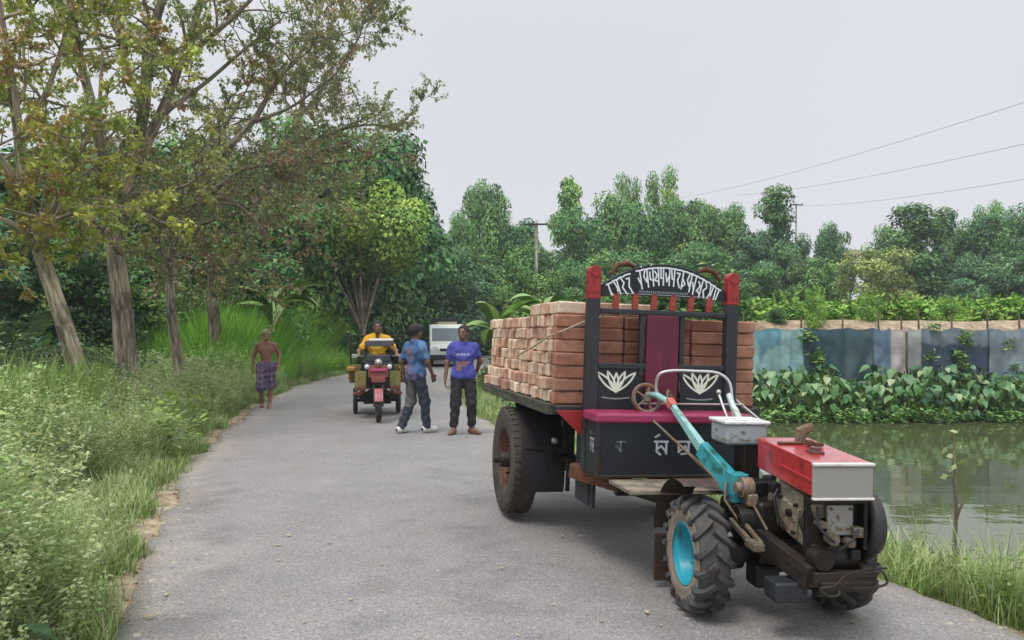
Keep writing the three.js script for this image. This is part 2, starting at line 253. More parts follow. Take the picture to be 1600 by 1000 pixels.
// foliage clouds for trees farther off
function blobLeaves(lf, r, blobs, n, size, pal, shell = 0.5) {
  const W = blobs.map((b) => b.r.x * b.r.y + b.r.x * b.r.z), S = W.reduce((a, b) => a + b, 0), tones = blobs.map(() => [pick(r, pal), 0.62 + 0.76 * r()]);
  blobs.forEach((b, bi) => {
    const k = Math.round(n * W[bi] / S), [tn, f] = tones[bi];
    for (let i = 0; i < k; i++) {
      const d = unit(r), q = shell + (1.08 - shell) * r() ** 0.5, p = V(b.c.x + d.x * b.r.x * q, b.c.y + d.y * b.r.y * q, b.c.z + d.z * b.r.z * q), nn = unit(r).multiplyScalar(0.8).add(d).add(V(0, 0.4, 0)).normalize(), e = unit(r); e.y -= 0.3; e.addScaledVector(nn, -e.dot(nn)).normalize();
      const c = jit(r, r() < 0.7 ? tn : pick(r, pal), 0.4), s = size * (0.4 + 1.2 * r() * r() + 0.3 * r()); lf.leaf(p, e, nn, s, s * 0.34, [c[0] * f, c[1] * f, c[2] * f], 0.1);
    }
  });
}
function treeProto(seed, o) { // height 1, foot at the origin; returns geometries
  const r = rngOf(seed), wood = new GB(), lf = new GB(), blobs = [], tip = V(0.04 * (r() - 0.5), 0.8, 0.04 * (r() - 0.5));
  wood.tube([V(0, 0, 0), V(0.01, 0.25, 0.01), V(-0.01, 0.5, 0), tip], [0.026, 0.02, 0.014, 0.004], 8);
  for (let i = 0; i < o.blobs; i++) {
    const y = lerp(o.low, 0.93, (i + r()) / o.blobs), prof = o.profile(y), a = r() * 6.283, q = prof * Math.sqrt(r()) * 0.82, s = o.blob * (0.6 + 0.8 * r()), c = V(Math.cos(a) * q, y, Math.sin(a) * q);
    blobs.push({ c, r: V(s * (0.9 + 0.5 * r()), s * (0.6 + 0.4 * r()), s * (0.9 + 0.5 * r())) });
    if (i % 3 === 0) wood.tube([V(0, Math.max(0.08, y - 0.18), 0), V(c.x * 0.5, y - 0.06, c.z * 0.5), c], [0.009, 0.006, 0.003], 5);
  }
  blobLeaves(lf, r, blobs, o.n, o.size, o.pal, o.shell ?? 0.45);
  return { wood: wood.geo(), leaves: lf.geo() };
}
const round = (w) => (y) => w * Math.sqrt(Math.max(0.08, 1 - ((y - 0.5) / 0.55) ** 2));
const PROTO = {
  dark: treeProto(11, { blobs: 46, low: 0.12, profile: round(0.36), blob: 0.105, n: 22000, size: 0.027, pal: PAL.dark }),
  mid: treeProto(12, { blobs: 50, low: 0.12, profile: round(0.36), blob: 0.1, n: 22000, size: 0.026, pal: PAL.mid }),
  blue: treeProto(13, { blobs: 44, low: 0.1, profile: round(0.40), blob: 0.095, n: 19000, size: 0.026, pal: PAL.blue }),
  yellow: treeProto(14, { blobs: 40, low: 0.1, profile: round(0.46), blob: 0.1, n: 17000, size: 0.026, pal: PAL.yellow }),
  airy: treeProto(15, { blobs: 30, low: 0.35, profile: round(0.32), blob: 0.085, n: 7000, size: 0.026, pal: PAL.mid, shell: 0.2 }),
  slim: treeProto(16, { blobs: 26, low: 0.25, profile: (y) => 0.075, blob: 0.06, n: 6000, size: 0.024, pal: PAL.dark, shell: 0.2 }),
  spire: treeProto(17, { blobs: 30, low: 0.2, profile: (y) => 0.26 * (1 - y) ** 0.8 + 0.015, blob: 0.055, n: 8000, size: 0.024, pal: PAL.mid, shell: 0.2 }),
  light: treeProto(18, { blobs: 34, low: 0.1, profile: round(0.38), blob: 0.11, n: 19000, size: 0.028, pal: PAL.light }),
  bush: treeProto(19, { blobs: 22, low: 0.05, profile: round(0.5), blob: 0.2, n: 8000, size: 0.05, pal: PAL.dark }),
  bushLight: treeProto(20, { blobs: 22, low: 0.05, profile: round(0.5), blob: 0.2, n: 6000, size: 0.055, pal: PAL.crop }),
};
const protoMade = {};
let treeNo = 0;
function bgTree(kind, px, topY, d, wpx, label, group, name = 'tree', cat = 'tree', lean = 0) {
  const p = at(px, 522, d), g = gh(p.x, p.z), top = 1.5 + (522 - topY) / 1200 * d, h = top - g, w = wpx / 1200 * d; let t;
  const W0 = { dark: 0.86, mid: 0.86, blue: 0.94, yellow: 1.06, airy: 0.76, slim: 0.26, spire: 0.5, light: 0.9, bush: 1.3, bushLight: 1.3 }[kind];
  const key = kind + name;
  if (!protoMade[key]) { t = protoMade[key] = thing(name, label, cat, V(0, 0, 0), 0, group); if (/bush/.test(kind)) { part(t, 'stem', PROTO[kind].wood, M.barkBrown); part(t, 'foliage', PROTO[kind].leaves, M.leafFar); } else { part(t, 'trunk', PROTO[kind].wood, M.barkGrey); part(t, 'crown', PROTO[kind].leaves, M.leafFar); } }
  else { t = copyOf(protoMade[key], label); if (group) t.userData.group = group; else delete t.userData.group; }
  treeNo++; t.position.set(p.x, g - 0.05, p.z); t.rotation.set(0, treeNo * 2.399, lean); t.scale.set(w / W0, h, w / W0); return t;
}
// hero trees on the left verge (pixel column, pixel row, distance of each joint)
heroTree('roadside_tree', 'leaning pale-barked tree with yellow-green leaves, nearest the camera on the left verge', [
  [[[150, 690, 11.6], [128, 600, 11.6], [95, 490, 11.6], [62, 390, 11.6], [40, 300, 11.5], [28, 200, 11.4], [10, 80, 11.3], [-10, -40, 11.2]], 0.165, 0.045, 0.42],
  [[[62, 395, 11.6], [85, 330, 11.2], [110, 260, 10.8], [150, 190, 10.6], [160, 80, 10.4]], 0.07, 0.02, 0.3],
  [[[42, 310, 11.5], [10, 260, 11], [-30, 200, 10.8], [-70, 120, 10.6]], 0.06, 0.02, 0.3],
  [[[30, 220, 11.4], [70, 150, 11.8], [100, 60, 12], [120, -40, 12]], 0.06, 0.02, 0.3],
  [[[60, 390, 11.6], [20, 350, 11.2], [-30, 330, 11], [-60, 310, 10.8]], 0.06, 0.015, 0.3],
  [[[50, 345, 11.6], [80, 345, 11], [115, 330, 10.6], [135, 310, 10.5]], 0.05, 0.015, 0.3],
], { seed: 101, bark: M.barkPale, pal: [[0.5, 0.54, 0.10], [0.38, 0.46, 0.10], [0.56, 0.56, 0.11], [0.3, 0.38, 0.10], [0.42, 0.3, 0.11]], branch: 1.1, reach: 1.3, twigs: 7, twig: 0.45, leaves: 38, size: 0.074 });
heroTree('roadside_tree', 'tall grey tree with the thickest trunk, forking above the weeds on the left verge', [
  [[[202, 640, 14], [196, 560, 14], [190, 470, 14], [180, 390, 14], [182, 330, 14.1], [205, 260, 14.2], [225, 170, 14.2], [232, 80, 14.2], [262, -30, 14.2], [290, -120, 14.2]], 0.225, 0.06, 0.4],
  [[[182, 350, 14], [165, 270, 13.8], [150, 190, 13.6], [125, 90, 13.4], [110, 0, 13.2], [90, -90, 13]], 0.13, 0.04, 0.3],
  [[[205, 260, 14.2], [250, 180, 14.6], [285, 90, 14.8], [315, 0, 15], [340, -90, 15]], 0.12, 0.04, 0.25],
  [[[225, 170, 14.2], [190, 80, 14.9], [180, 0, 15.2], [150, -80, 15.2]], 0.07, 0.02, 0.3],
  [[[285, 90, 14.8], [350, 40, 14.6], [410, -20, 14.4], [460, -80, 14.2]], 0.06, 0.02, 0.2],
  [[[250, 180, 14.6], [320, 130, 15.2], [390, 70, 15.4], [440, 30, 15.6]], 0.055, 0.02, 0.25],
  [[[182, 340, 14], [240, 300, 13.2], [290, 290, 12.8], [330, 260, 12.6]], 0.06, 0.015, 0.3],
  [[[190, 400, 14], [150, 350, 13.2], [120, 330, 12.8], [95, 340, 12.6]], 0.045, 0.012, 0.15],
  [[[182, 345, 14], [220, 330, 14.8], [262, 345, 15.2], [290, 375, 15.4]], 0.045, 0.012, 0.15],
], { seed: 102, bark: M.barkGrey, pal: PAL.olive, branch: 1.0, reach: 1.5, twigs: 7.6, twig: 0.5, leaves: 30, size: 0.074, bare: 0.12 });
heroTree('roadside_tree', 'slim twisted tree with dry rust-brown leaves, second trunk right of the leaning one', [
  [[[284, 620, 16.5], [278, 560, 16.5], [268, 490, 16.5], [266, 420, 16.5], [276, 370, 16.6], [300, 320, 16.6], [330, 270, 16.6], [345, 210, 16.6], [380, 150, 16.8]], 0.135, 0.03, 0.38],
  [[[345, 240, 16.6], [395, 190, 16.8], [430, 130, 17], [470, 80, 17], [500, 20, 17.2], [515, -40, 17.2]], 0.08, 0.025, 0.2],
  [[[330, 300, 16.6], [380, 265, 16.4], [440, 255, 16.2], [500, 235, 16.2], [560, 215, 16.2]], 0.06, 0.015, 0.2],
  [[[266, 420, 16.5], [240, 370, 15.8], [215, 330, 15.4], [170, 300, 15]], 0.06, 0.015, 0.3],
  [[[276, 370, 16.6], [330, 345, 16], [380, 330, 15.8], [420, 300, 15.6]], 0.05, 0.015, 0.2],
  [[[395, 190, 16.8], [450, 170, 16.6], [500, 135, 16.6], [540, 100, 16.8]], 0.045, 0.012, 0.2],
  [[[470, 80, 17], [510, 60, 17.4], [540, 65, 17.6], [565, 58, 17.8]], 0.03, 0.01, 0.1],
  [[[300, 320, 16.6], [350, 310, 15.6], [390, 335, 15.2], [420, 370, 15]], 0.045, 0.012, 0.1],
  [[[268, 440, 16.5], [250, 410, 15.9], [235, 400, 15.6]], 0.04, 0.012, 0.1],
], { seed: 103, bark: M.barkGrey, pal: PAL.rusty, branch: 0.95, reach: 1.6, twigs: 7.2, twig: 0.55, leaves: 24, size: 0.076, bare: 0.1 });
heroTree('roadside_tree', 'low-forking brown tree with a wide olive crown, behind the shirtless walker', [
  [[[338, 600, 21], [336, 520, 21], [332, 470, 21], [330, 420, 21], [315, 370, 21], [310, 300, 21], [330, 220, 21], [360, 150, 21]], 0.21, 0.045, 0.4],
  [[[333, 460, 21], [362, 420, 21], [376, 380, 21], [400, 320, 21.4], [440, 250, 21.6], [470, 180, 21.8], [480, 110, 22]], 0.15, 0.03, 0.35],
  [[[376, 390, 21], [400, 350, 20.4], [425, 320, 20], [440, 290, 20]], 0.08, 0.02, 0.3],
  [[[440, 250, 21.6], [490, 220, 21.8], [540, 200, 22], [590, 195, 22.2], [630, 205, 22.4]], 0.07, 0.02, 0.25],
  [[[400, 320, 21.4], [450, 280, 22.6], [510, 255, 23], [570, 250, 23.4]], 0.07, 0.02, 0.3],
  [[[315, 370, 21], [260, 330, 21.4], [220, 280, 21.8], [180, 240, 22]], 0.07, 0.02, 0.3],
  [[[470, 180, 21.8], [520, 120, 22], [560, 60, 22], [575, 10, 22]], 0.05, 0.015, 0.2],
  [[[330, 425, 21], [290, 400, 20], [260, 400, 19.4], [235, 420, 19]], 0.06, 0.015, 0.15],
  [[[310, 300, 21], [370, 290, 20], [420, 300, 19.6], [455, 330, 19.4]], 0.06, 0.015, 0.15],
], { seed: 104, bark: M.barkBrown, pal: [[0.36, 0.38, 0.14], [0.28, 0.35, 0.13], [0.38, 0.29, 0.14], [0.22, 0.3, 0.12]], branch: 1.05, reach: 1.6, twigs: 7.5, twig: 0.65, leaves: 28, size: 0.092, bare: 0.1 });
{ // the wood behind, left
  const G = 'dark trees filling in behind the roadside trees';
  const near = ["dark tree cut by the left edge, behind the palm", "green tree behind the leaning pale trunk", "dark tree directly behind the thickest roadside trunk", "green tree behind the slim twisted trunk", "dark tree behind the low-forking brown trunk", "low blue-green tree at the left edge above the tall grass", "low dark tree between the leaning trunk and the thickest trunk", "low green tree between the thickest trunk and the slim twisted one", "low dark tree behind the shirtless walker and the banana leaves"];
  for (const [k, px, ty, d, w] of [['dark', -60, 210, 22, 420], ['mid', 60, 250, 24, 330], ['dark', 175, 225, 27, 320], ['mid', 290, 205, 29, 330], ['dark', 400, 215, 31, 300], ['blue', -20, 330, 18, 300], ['dark', 120, 350, 20, 230], ['mid', 235, 390, 23, 200], ['dark', 380, 380, 27, 220]]) bgTree(k, px, ty, d, w, near.shift(), G);
  bgTree('mid', 470, 180, 33, 260, 'tall mid green tree behind the wide olive crown, left of the bright lumpy tree');
  bgTree('dark', 590, 205, 38, 260, 'tall very dark tree rising behind the bright lumpy tree');
  bgTree('dark', 628, 290, 43, 190, 'dark bushy tree just right of the bright lumpy tree, over the rickshaw');
  bgTree('dark', 545, 350, 40, 210, 'dark low tree beneath the bright lumpy tree');
  bgTree('bush', 560, 430, 37, 150, 'dark rounded bush in front of the bright lumpy tree, above the driver', null, 'bush', 'bush');
  
  bgTree('bush', 628, 450, 40, 70, 'dark bush left of the white van at the road bend', null, 'bush', 'bush');
  bgTree('blue', 690, 370, 50, 190, 'dark blue-green tree above the white van');
}
{ // bright tree hung with creeper, in lumps
  const r = rngOf(31), d = 33, p = at(560, 522, d), g = gh(p.x, p.z), t = thing('creeper_tree', 'bright yellow-green tree hung with creeper in rounded lumps, left of the road bend', 'tree', V(p.x, g, p.z)), lf = new GB(), w = new GB(), bl = [];
  const spots = [[540, 275, 24, 34], [545, 315, 26, 34], [500, 340, 34, 26], [480, 355, 40, 24], [455, 365, 34, 24], [535, 345, 30, 34], [565, 350, 30, 30], [605, 310, 28, 30], [600, 340, 40, 34], [640, 330, 28, 20], [625, 360, 40, 34], [580, 380, 44, 30], [520, 390, 44, 34], [610, 395, 44, 30], [560, 415, 50, 26]];
  for (const [x, y, rx, ry] of spots) { const q = at(x, y, d + (r() - 0.5) * 2.4); bl.push({ c: V(q.x - p.x, q.y - g, q.z - p.z), r: V(rx * d / 1200, ry * d / 1200, rx * d / 1200) }); w.tube([V(0.2, 1.6, 0), V((q.x - p.x) * 0.5, (q.y - g) * 0.7, (q.z - p.z) * 0.5), bl[bl.length - 1].c], [0.07, 0.05, 0.02], 6); }
  w.tube([V(0, -0.1, 0), V(0.1, 0.8, 0), V(0.2, 1.7, 0), V(0, 4, 0)], [0.2, 0.16, 0.13, 0.05], 9);
  blobLeaves(lf, r, bl, 20000, 0.17, PAL.light, 0.75);
  part(t, 'trunk', w.geo(), M.barkGrey); part(t, 'crown', lf.geo(), M.leafFar);
}
{ // wood across the far side
  const G = 'trees of the far wood behind the pond field';
  const rows = [
    ['mid', 755, 278, 64, 120], ['mid', 720, 330, 58, 90], ['dark', 800, 335, 66, 120], ['mid', 745, 390, 60, 150], ['mid', 830, 375, 44, 120], ['dark', 905, 330, 55, 130],
    ['mid', 960, 300, 60, 150], ['dark', 1010, 320, 58, 130], ['mid', 1060, 305, 63, 120], ['mid', 950, 390, 50, 150], ['dark', 1020, 395, 52, 150], ['mid', 1100, 310, 66, 100], ['mid', 1140, 318, 66, 110],
    ['dark', 1100, 385, 54, 140], ['blue', 1180, 350, 60, 120], ['blue', 1240, 365, 58, 110], ['dark', 1180, 415, 52, 120], ['dark', 1300, 350, 68, 80], ['mid', 1270, 400, 56, 120], ['mid', 1390, 350, 72, 110],
    ['dark', 1440, 390, 60, 120], ['dark', 1500, 350, 62, 110], ['dark', 1560, 330, 60, 120], ['dark', 1620, 325, 60, 130], ['blue', 1530, 390, 52, 140], ['blue', 1600, 395, 50, 140], ['mid', 1680, 340, 58, 150],
    ['dark', 870, 410, 46, 120], ['mid', 680, 420, 52, 110],
  ];
  const where = ["far wood tree right of the gap of sky, tallest left of the pole", "far wood tree at the left edge of the far wood, above the van", "bushy far tree directly behind the concrete pole", "near bushy tree above the man in purple", "near bushy tree right of the concrete pole", "far wood tree behind the left red-topped post", "far wood tree rising left behind the sign's arch", "dark far tree between the two tuft-topped trees", "far wood tree right of the highest tuft-topped tree", "low tree crown directly behind the cart sign, left half", "low dark tree crown directly behind the cart sign, right half", "far wood tree above the right red-topped post", "far wood tree above the left end of the tarpaulin fence", "dark low tree right of the right red-topped post", "blue-green far tree beneath the leaning tufted tree", "blue-green far tree beside the thin far pole", "low dark tree at the left end of the crop field", "dark far tree left of the low notch in the skyline", "low green tree behind the left tall bush on the ridge", "rounded far tree behind the yellow-green spreading tree", "dark tree beneath the left narrow column tree", "dark far tree just right of the two column trees", "dark far tree near the right edge of the picture", "dark far tree cut by the right edge of the picture", "low blue-green tree at the back of the crop field, right part", "low blue-green tree at the right edge behind the crop", "far tree just outside the right edge of the picture", "dark low tree behind the front half of the brick load", "low tree above the white van, behind the bend"];
  rows.forEach(([k, px, ty, d, w], i) => bgTree(k, px, ty, d, w, where[i], G));
  bgTree('spire', 888, 258, 60, 90, 'tree with a thin bare spire rising left of the cart sign');
  bgTree('airy', 982, 262, 64, 70, 'tree with a small round top standing proud over the cart sign');
  bgTree('airy', 1035, 252, 64, 80, 'highest tuft-topped tree over the cart sign');
  bgTree('slim', 1212, 285, 62, 60, 'thin leaning tree with tufts along its stem, at the left ends of the wires', null, 'tree', 'tree', -0.13);
  bgTree('slim', 1428, 312, 58, 76, 'left of two narrow column trees at the right of the far wood');
  bgTree('slim', 1472, 318, 60, 46, 'right of two narrow column trees at the right of the far wood');
  bgTree('yellow', 1362, 385, 48, 170, 'low spreading yellow-green tree in front of the far wood');
  bgTree('airy', 1545, 308, 66, 70, 'pale tree top at the far right of the wood');
}
// ------------------------------------------------------------------ undergrowth, grass and weeds
function tuftGeo(seed, n, h, spread, w, pal, bend = 0.5) {
  const r = rngOf(seed), b = new GB();
  for (let i = 0; i < n; i++) {
    const a = r() * 6.283, q = spread * Math.sqrt(r()), p = V(Math.cos(a) * q, 0, Math.sin(a) * q), L = h * (0.5 + 0.6 * r()), a2 = r() * 6.283, o = V(Math.cos(a2), 0, Math.sin(a2)), k = bend * L * (0.3 + r()), c = jit(r, pick(r, pal), 0.4);
    const pts = [0, 0.4, 0.75, 1].map((s) => V(p.x + o.x * k * s * s, L * s * (1 - 0.25 * bend * s), p.z + o.z * k * s * s)); b.blade(pts, [w, w, w * 0.7, 0.001], V(-o.z, 0, o.x), [c[0] * 0.8, c[1] * 0.8, c[2] * 0.8], c);
  }
  return b.geo();
}
function weedGeo(seed, n, h, spread, leaf, pal, k = 9, wr = 0.26) { // leafy stems
  const r = rngOf(seed), b = new GB();
  for (let i = 0; i < n; i++) {
    const a = r() * 6.283, q = spread * Math.sqrt(r()), p = V(Math.cos(a) * q, 0, Math.sin(a) * q), L = h * (0.45 + 0.6 * r()), o = unit(r).setY(0).multiplyScalar(0.45 * L), tip = V(p.x + o.x, L, p.z + o.z), tn = pick(r, pal);
    b.blade([p, p.clone().lerp(tip, 0.5).add(V(0, 0.04, 0)), tip], [0.004, 0.003, 0.002], V(1, 0, 0), tn);
    for (let j = 0; j < k; j++) { const s = 0.25 + 0.8 * r(), e = unit(r); e.y = Math.abs(e.y) * 0.5; e.normalize(); const nn = V(0, 1, 0).add(unit(r).multiplyScalar(0.7)); nn.addScaledVector(e, -nn.dot(e)).normalize(); const sz = leaf * (0.5 + r()); b.leaf(p.clone().lerp(tip, s).add(unit(r).multiplyScalar(0.03)), e, nn, sz, sz * 0.26, jit(r, r() < 0.6 ? tn : pick(r, pal)), 0.2); }
  }
  return b.geo();
}
function scatter(name, label, cat, geos, n, place, seed, m = M.leaf) {
  const r = rngOf(seed), lists = geos.map(() => []);
  for (let i = 0, tries = 0; i < n && tries < n * 30; tries++) { const p = place(r); if (!p) continue; i++; lists[r() * geos.length | 0].push(p); }
  geos.forEach((g, k) => {
    if (!lists[k].length) return;
    const o = new THREE.InstancedMesh(g, m, lists[k].length), mm = new THREE.Matrix4(), c = new THREE.Color();
    lists[k].forEach(([x, z, s, tone, yy], i) => { mm.compose(V(x, (yy ?? gh(x, z)) - 0.02, z), new THREE.Quaternion().setFromEuler(new THREE.Euler((r() - 0.5) * 0.2, r() * 6.283, (r() - 0.5) * 0.2)), V(s, s * (0.8 + 0.4 * r()), s)); o.setMatrixAt(i, mm); o.setColorAt(i, c.setRGB(tone, tone * (0.95 + 0.1 * r()), tone)); });
    o.name = numbered(name); o.castShadow = o.receiveShadow = true; scene.add(o); tag(o, label, cat, null, 'stuff');
  });
}
const dOf = (r, a, b) => a + (b - a) * r() ** 1.5;
// left verge: low grass fringe along the asphalt
scatter('grass', 'short green grass fringing the left edge of the asphalt', 'grass', [tuftGeo(1, 26, 0.16, 0.1, 0.004, PAL.grass), tuftGeo(2, 26, 0.22, 0.12, 0.004, PAL.weed)], 6500, (r) => { const d = dOf(r, 2.5, 36), u = 0.12 + 1.1 * r() ** 1.0; if (r() > smoothstep(u + (fbm(d * 1.5, 4) - 0.5) * 0.5, 0.12, 0.55)) return null; return [xL(d) - u + 0.08, -d, 0.7 + 0.6 * r(), 0.85 + 0.3 * r()]; }, 41);
// left verge: feathery weeds in mounds
const feather = [0, 1].map((i) => weedGeo(50 + i, 46, 0.8, 0.34, 0.034, PAL.weed, 62, 0.15)), broad = [0, 1].map((i) => weedGeo(60 + i, 18, 0.45, 0.22, 0.075, PAL.light, 11)), mounds = (x, z) => fbm(x * 0.55 + 3, z * 0.55, 3);
scatter('weeds', 'bushy feathery green weeds in mounds along the left verge', 'weeds', [...feather, tuftGeo(58, 130, 0.85, 0.3, 0.0028, PAL.weed, 0.75), tuftGeo(59, 130, 0.75, 0.3, 0.0028, PAL.weed, 0.9)], 4800, (r) => { const d = dOf(r, 2.2, 30), u = 0.45 + 4.6 * r(), x = xL(d) - u, m = mounds(x, -d); if (m < 0.30) return null; return [x, -d, (0.35 + 2.2 * (m - 0.28)) * (0.55 + 0.5 * smoothstep(u, 0.4, 1.6)) * (0.8 + 0.4 * r()), 0.8 + 0.4 * r()]; }, 42);
scatter('leafy_weeds', 'broad-leaved light green weeds among the feathery ones', 'weeds', broad, 420, (r) => { const d = dOf(r, 9, 30), u = 0.5 + 5 * r(), x = xL(d) - u; if (fbm(x * 0.8 + 30, -d * 0.8, 3) < 0.5) return null; return [x, -d, 0.7 + 0.8 * r(), 0.8 + 0.5 * r()]; }, 43);
scatter('tall_grass', 'thin tall grass stems growing through the weeds of the left verge', 'grass', [tuftGeo(77, 30, 0.85, 0.2, 0.004, PAL.weed, 0.5), tuftGeo(78, 26, 0.7, 0.2, 0.0045, PAL.grass, 0.5)], 900, (r) => { const d = dOf(r, 2.6, 22), u = 0.5 + 4.2 * r(); return [xL(d) - u, -d, (0.6 + 0.6 * r()) * smoothstep(u, 0.2, 1.4), 0.9 + 0.3 * r()]; }, 49);
// tall grass: stand at far left, and the big clump behind the walker
const reed = [0, 1].map((i) => tuftGeo(70 + i, 60, 1.25, 0.22, 0.008, PAL.grass, 0.35));
scatter('tall_grass', 'stand of tall pale green grass at the left edge below the palm', 'grass', reed, 330, (r) => { const d = 7.5 + 4.2 * r(), x = -0.66 * d + (r() - 0.35) * 2.2; return x > xL(d) - 1.6 ? null : [x, -d, 0.75 + 0.4 * r(), 0.9 + 0.3 * r()]; }, 44);
scatter('reed_clump', 'big rounded clump of tall light green grass at the outside of the road bend', 'grass', [0, 1].map((i) => tuftGeo(74 + i, 110, 2.4, 0.42, 0.013, PAL.crop, 0.5)), 700, (r) => { const d = 19.5 + 15 * r(), u = 0.35 + 3.2 * r(); return [xL(d) - u, -d, (0.4 + 0.72 * smoothstep(u, 0.3, 2.2)) * (0.8 + 0.3 * r()) * (0.6 + 0.4 * smoothstep(d, 19, 24)), 1.45 + 0.4 * r()]; }, 45);
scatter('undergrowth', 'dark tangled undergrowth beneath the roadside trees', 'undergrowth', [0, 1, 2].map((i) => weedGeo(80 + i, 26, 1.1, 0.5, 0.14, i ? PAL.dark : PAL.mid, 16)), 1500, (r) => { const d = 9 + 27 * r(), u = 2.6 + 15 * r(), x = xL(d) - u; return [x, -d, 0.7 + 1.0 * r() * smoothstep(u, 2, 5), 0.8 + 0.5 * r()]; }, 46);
scatter('undergrowth', 'dense green undergrowth at the inside of the road bend behind the men', 'undergrowth', [0, 1].map((i) => weedGeo(84 + i, 26, 1.1, 0.5, 0.16, PAL.mid, 16)), 900, (r) => { const d = 18 + 42 * r(), u = 0.8 + 8 * r(), x = xR(d) + u; if (d < 22 && u > 3) return null; return [x, -d, (0.5 + 1.1 * r()) * smoothstep(u, 0.2, 2.5), 0.8 + 0.5 * r()]; }, 47);
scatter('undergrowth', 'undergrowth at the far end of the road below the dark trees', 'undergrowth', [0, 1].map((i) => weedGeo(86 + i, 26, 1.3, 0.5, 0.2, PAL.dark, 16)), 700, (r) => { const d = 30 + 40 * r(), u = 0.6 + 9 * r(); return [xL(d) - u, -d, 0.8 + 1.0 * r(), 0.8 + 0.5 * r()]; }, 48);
// right verge and pond bank
scatter('grass', 'short grass on the right verge behind the tiller', 'grass', [tuftGeo(3, 26, 0.2, 0.1, 0.004, PAL.grass), tuftGeo(4, 24, 0.26, 0.12, 0.004, PAL.weed)], 4200, (r) => { const d = dOf(r, 2.8, 24), u = 0.1 + 1.7 * r(); if (r() > smoothstep(u + (fbm(d * 1.5, 14) - 0.5) * 0.4, 0.1, 0.45)) return null; return [xR(d) + u, -d, (0.6 + 0.8 * r()) * (fbm(d * 2, u * 2 + 50, 2) + 0.4), 0.85 + 0.4 * r()]; }, 51);
scatter('weeds', 'light green weeds on the pond bank beside the tiller', 'weeds', [weedGeo(90, 22, 0.6, 0.22, 0.06, PAL.grass, 16), tuftGeo(11, 90, 0.7, 0.25, 0.0035, PAL.weed, 0.7)], 380, (r) => { const d = dOf(r, 3, 20), u = 0.35 + 1.5 * r(), x = xR(d) + u; if (fbm(x * 0.9 + 9, -d * 0.9, 3) < 0.47) return null; return [x, -d, (0.3 + 0.6 * r()) * (d > 4.4 ? 0.6 : 0.9), 0.85 + 0.4 * r()]; }, 52);
scatter('pond_reeds', 'thin reeds standing in the near edge of the pond', 'reeds', [tuftGeo(5, 22, 0.85, 0.16, 0.005, PAL.weed, 0.3)], 170, (r) => { const d = 5 + 9 * r(), u = 1.6 + 1.8 * r(), x = xR(d) + u; if (d < 9 && r() < 0.75) return null; if (fbm(x * 0.8 + 19, -d * 0.8, 3) < 0.52) return null; return [x, -d, 0.6 + 0.6 * r(), 0.9 + 0.3 * r(), Math.max(gh(x, -d), WATER - 0.15)]; }, 53);
// crop on the raised field
scatter('field_crop', 'bright green leafy crop in rows on the raised field above the fence', 'crop', [0, 1].map((i) => weedGeo(94 + i, 18, 0.95, 0.34, 0.2, PAL.crop, 14)), 1500, (r) => { const d = 25.3 + 15 * r() ** 1.3, x = 2 + 38 * r(); return x < xR(d) + 5 ? null : [x, -d, 0.75 + 0.4 * r(), 0.85 + 0.35 * r()]; }, 54, M.leafFar);
scatter('fallen_leaves', 'dry tan leaves and straw lying along the left road edge', 'leaves', [(() => { const r = rngOf(6), b = new GB(); for (let i = 0; i < 14; i++) { const e = unit(r).setY(0.05).normalize(), nn = V(0, 1, 0).add(unit(r).multiplyScalar(0.3)).normalize(); b.leaf(V((r() - 0.5) * 0.35, 0.03, (r() - 0.5) * 0.35), e, nn, 0.025 + 0.035 * r(), 0.008, jit(r, pick(r, [[0.55, 0.42, 0.24], [0.62, 0.5, 0.32], [0.42, 0.28, 0.16]])), 0.1); } return b.geo(); })()], 300, (r) => { const d = dOf(r, 2.5, 18); return [xL(d) - 0.32 + 0.62 * (r() + r() - 0.9), -d, 0.8 + 0.5 * r(), 0.8 + 0.4 * r()]; }, 55);

scatter('gravel', 'loose pebbles and grit along both edges of the asphalt', 'gravel', [new THREE.IcosahedronGeometry(0.012, 0), new THREE.IcosahedronGeometry(0.02, 0).scale(1, 0.6, 1.2)].map((g) => { const n = g.attributes.position.count; g.setAttribute('color', new THREE.Float32BufferAttribute(Array.from({ length: n * 3 }, (_, i) => [0.3, 0.265, 0.22][i % 3]), 3)); return g; }), 900, (r) => { const d = dOf(r, 2.5, 16), s = r() < 0.6, k = (r() + r() - 1) * 0.45 - 0.1; const x = s ? xL(d) - k : xR(d) + k; return [x, -d, 0.4 + 0.9 * r(), 0.6 + 0.7 * r(), k < 0 ? roadY(s ? 0.03 : 0.97) + 0.015 : gh(x, -d) + 0.02]; }, 56, M.leafFar);
scatter('fallen_leaves', 'few dry leaves scattered over the asphalt', 'leaves', [new GB().leaf(V(0, 0.008, 0), V(1, 0.05, 0).normalize(), V(0, 1, 0), 0.055, 0.012, [0.36, 0.29, 0.18]).geo()], 90, (r) => { const d = dOf(r, 2.8, 16), f = 0.04 + 0.92 * (r() < 0.7 ? r() ** 2 : r()), x = lerp(xL(d), xR(d), f); return [x, -d, 0.4 + 0.8 * r(), 0.7 + 0.6 * r(), roadY(f) + 0.025]; }, 57, M.leafFar);
scatter('weeds', 'taller weeds at the near right corner of the verge', 'weeds', [weedGeo(92, 12, 0.5, 0.25, 0.06, PAL.grass, 14), tuftGeo(8, 60, 0.6, 0.2, 0.004, PAL.weed, 0.6), tuftGeo(9, 60, 0.5, 0.2, 0.004, PAL.grass, 0.6)], 130, (r) => { const d = 3.1 + 1.9 * r(), u = 0.3 + 1.1 * r(); return [xR(d) + u, -d, 0.4 + 0.5 * r(), 0.85 + 0.35 * r()]; }, 58);
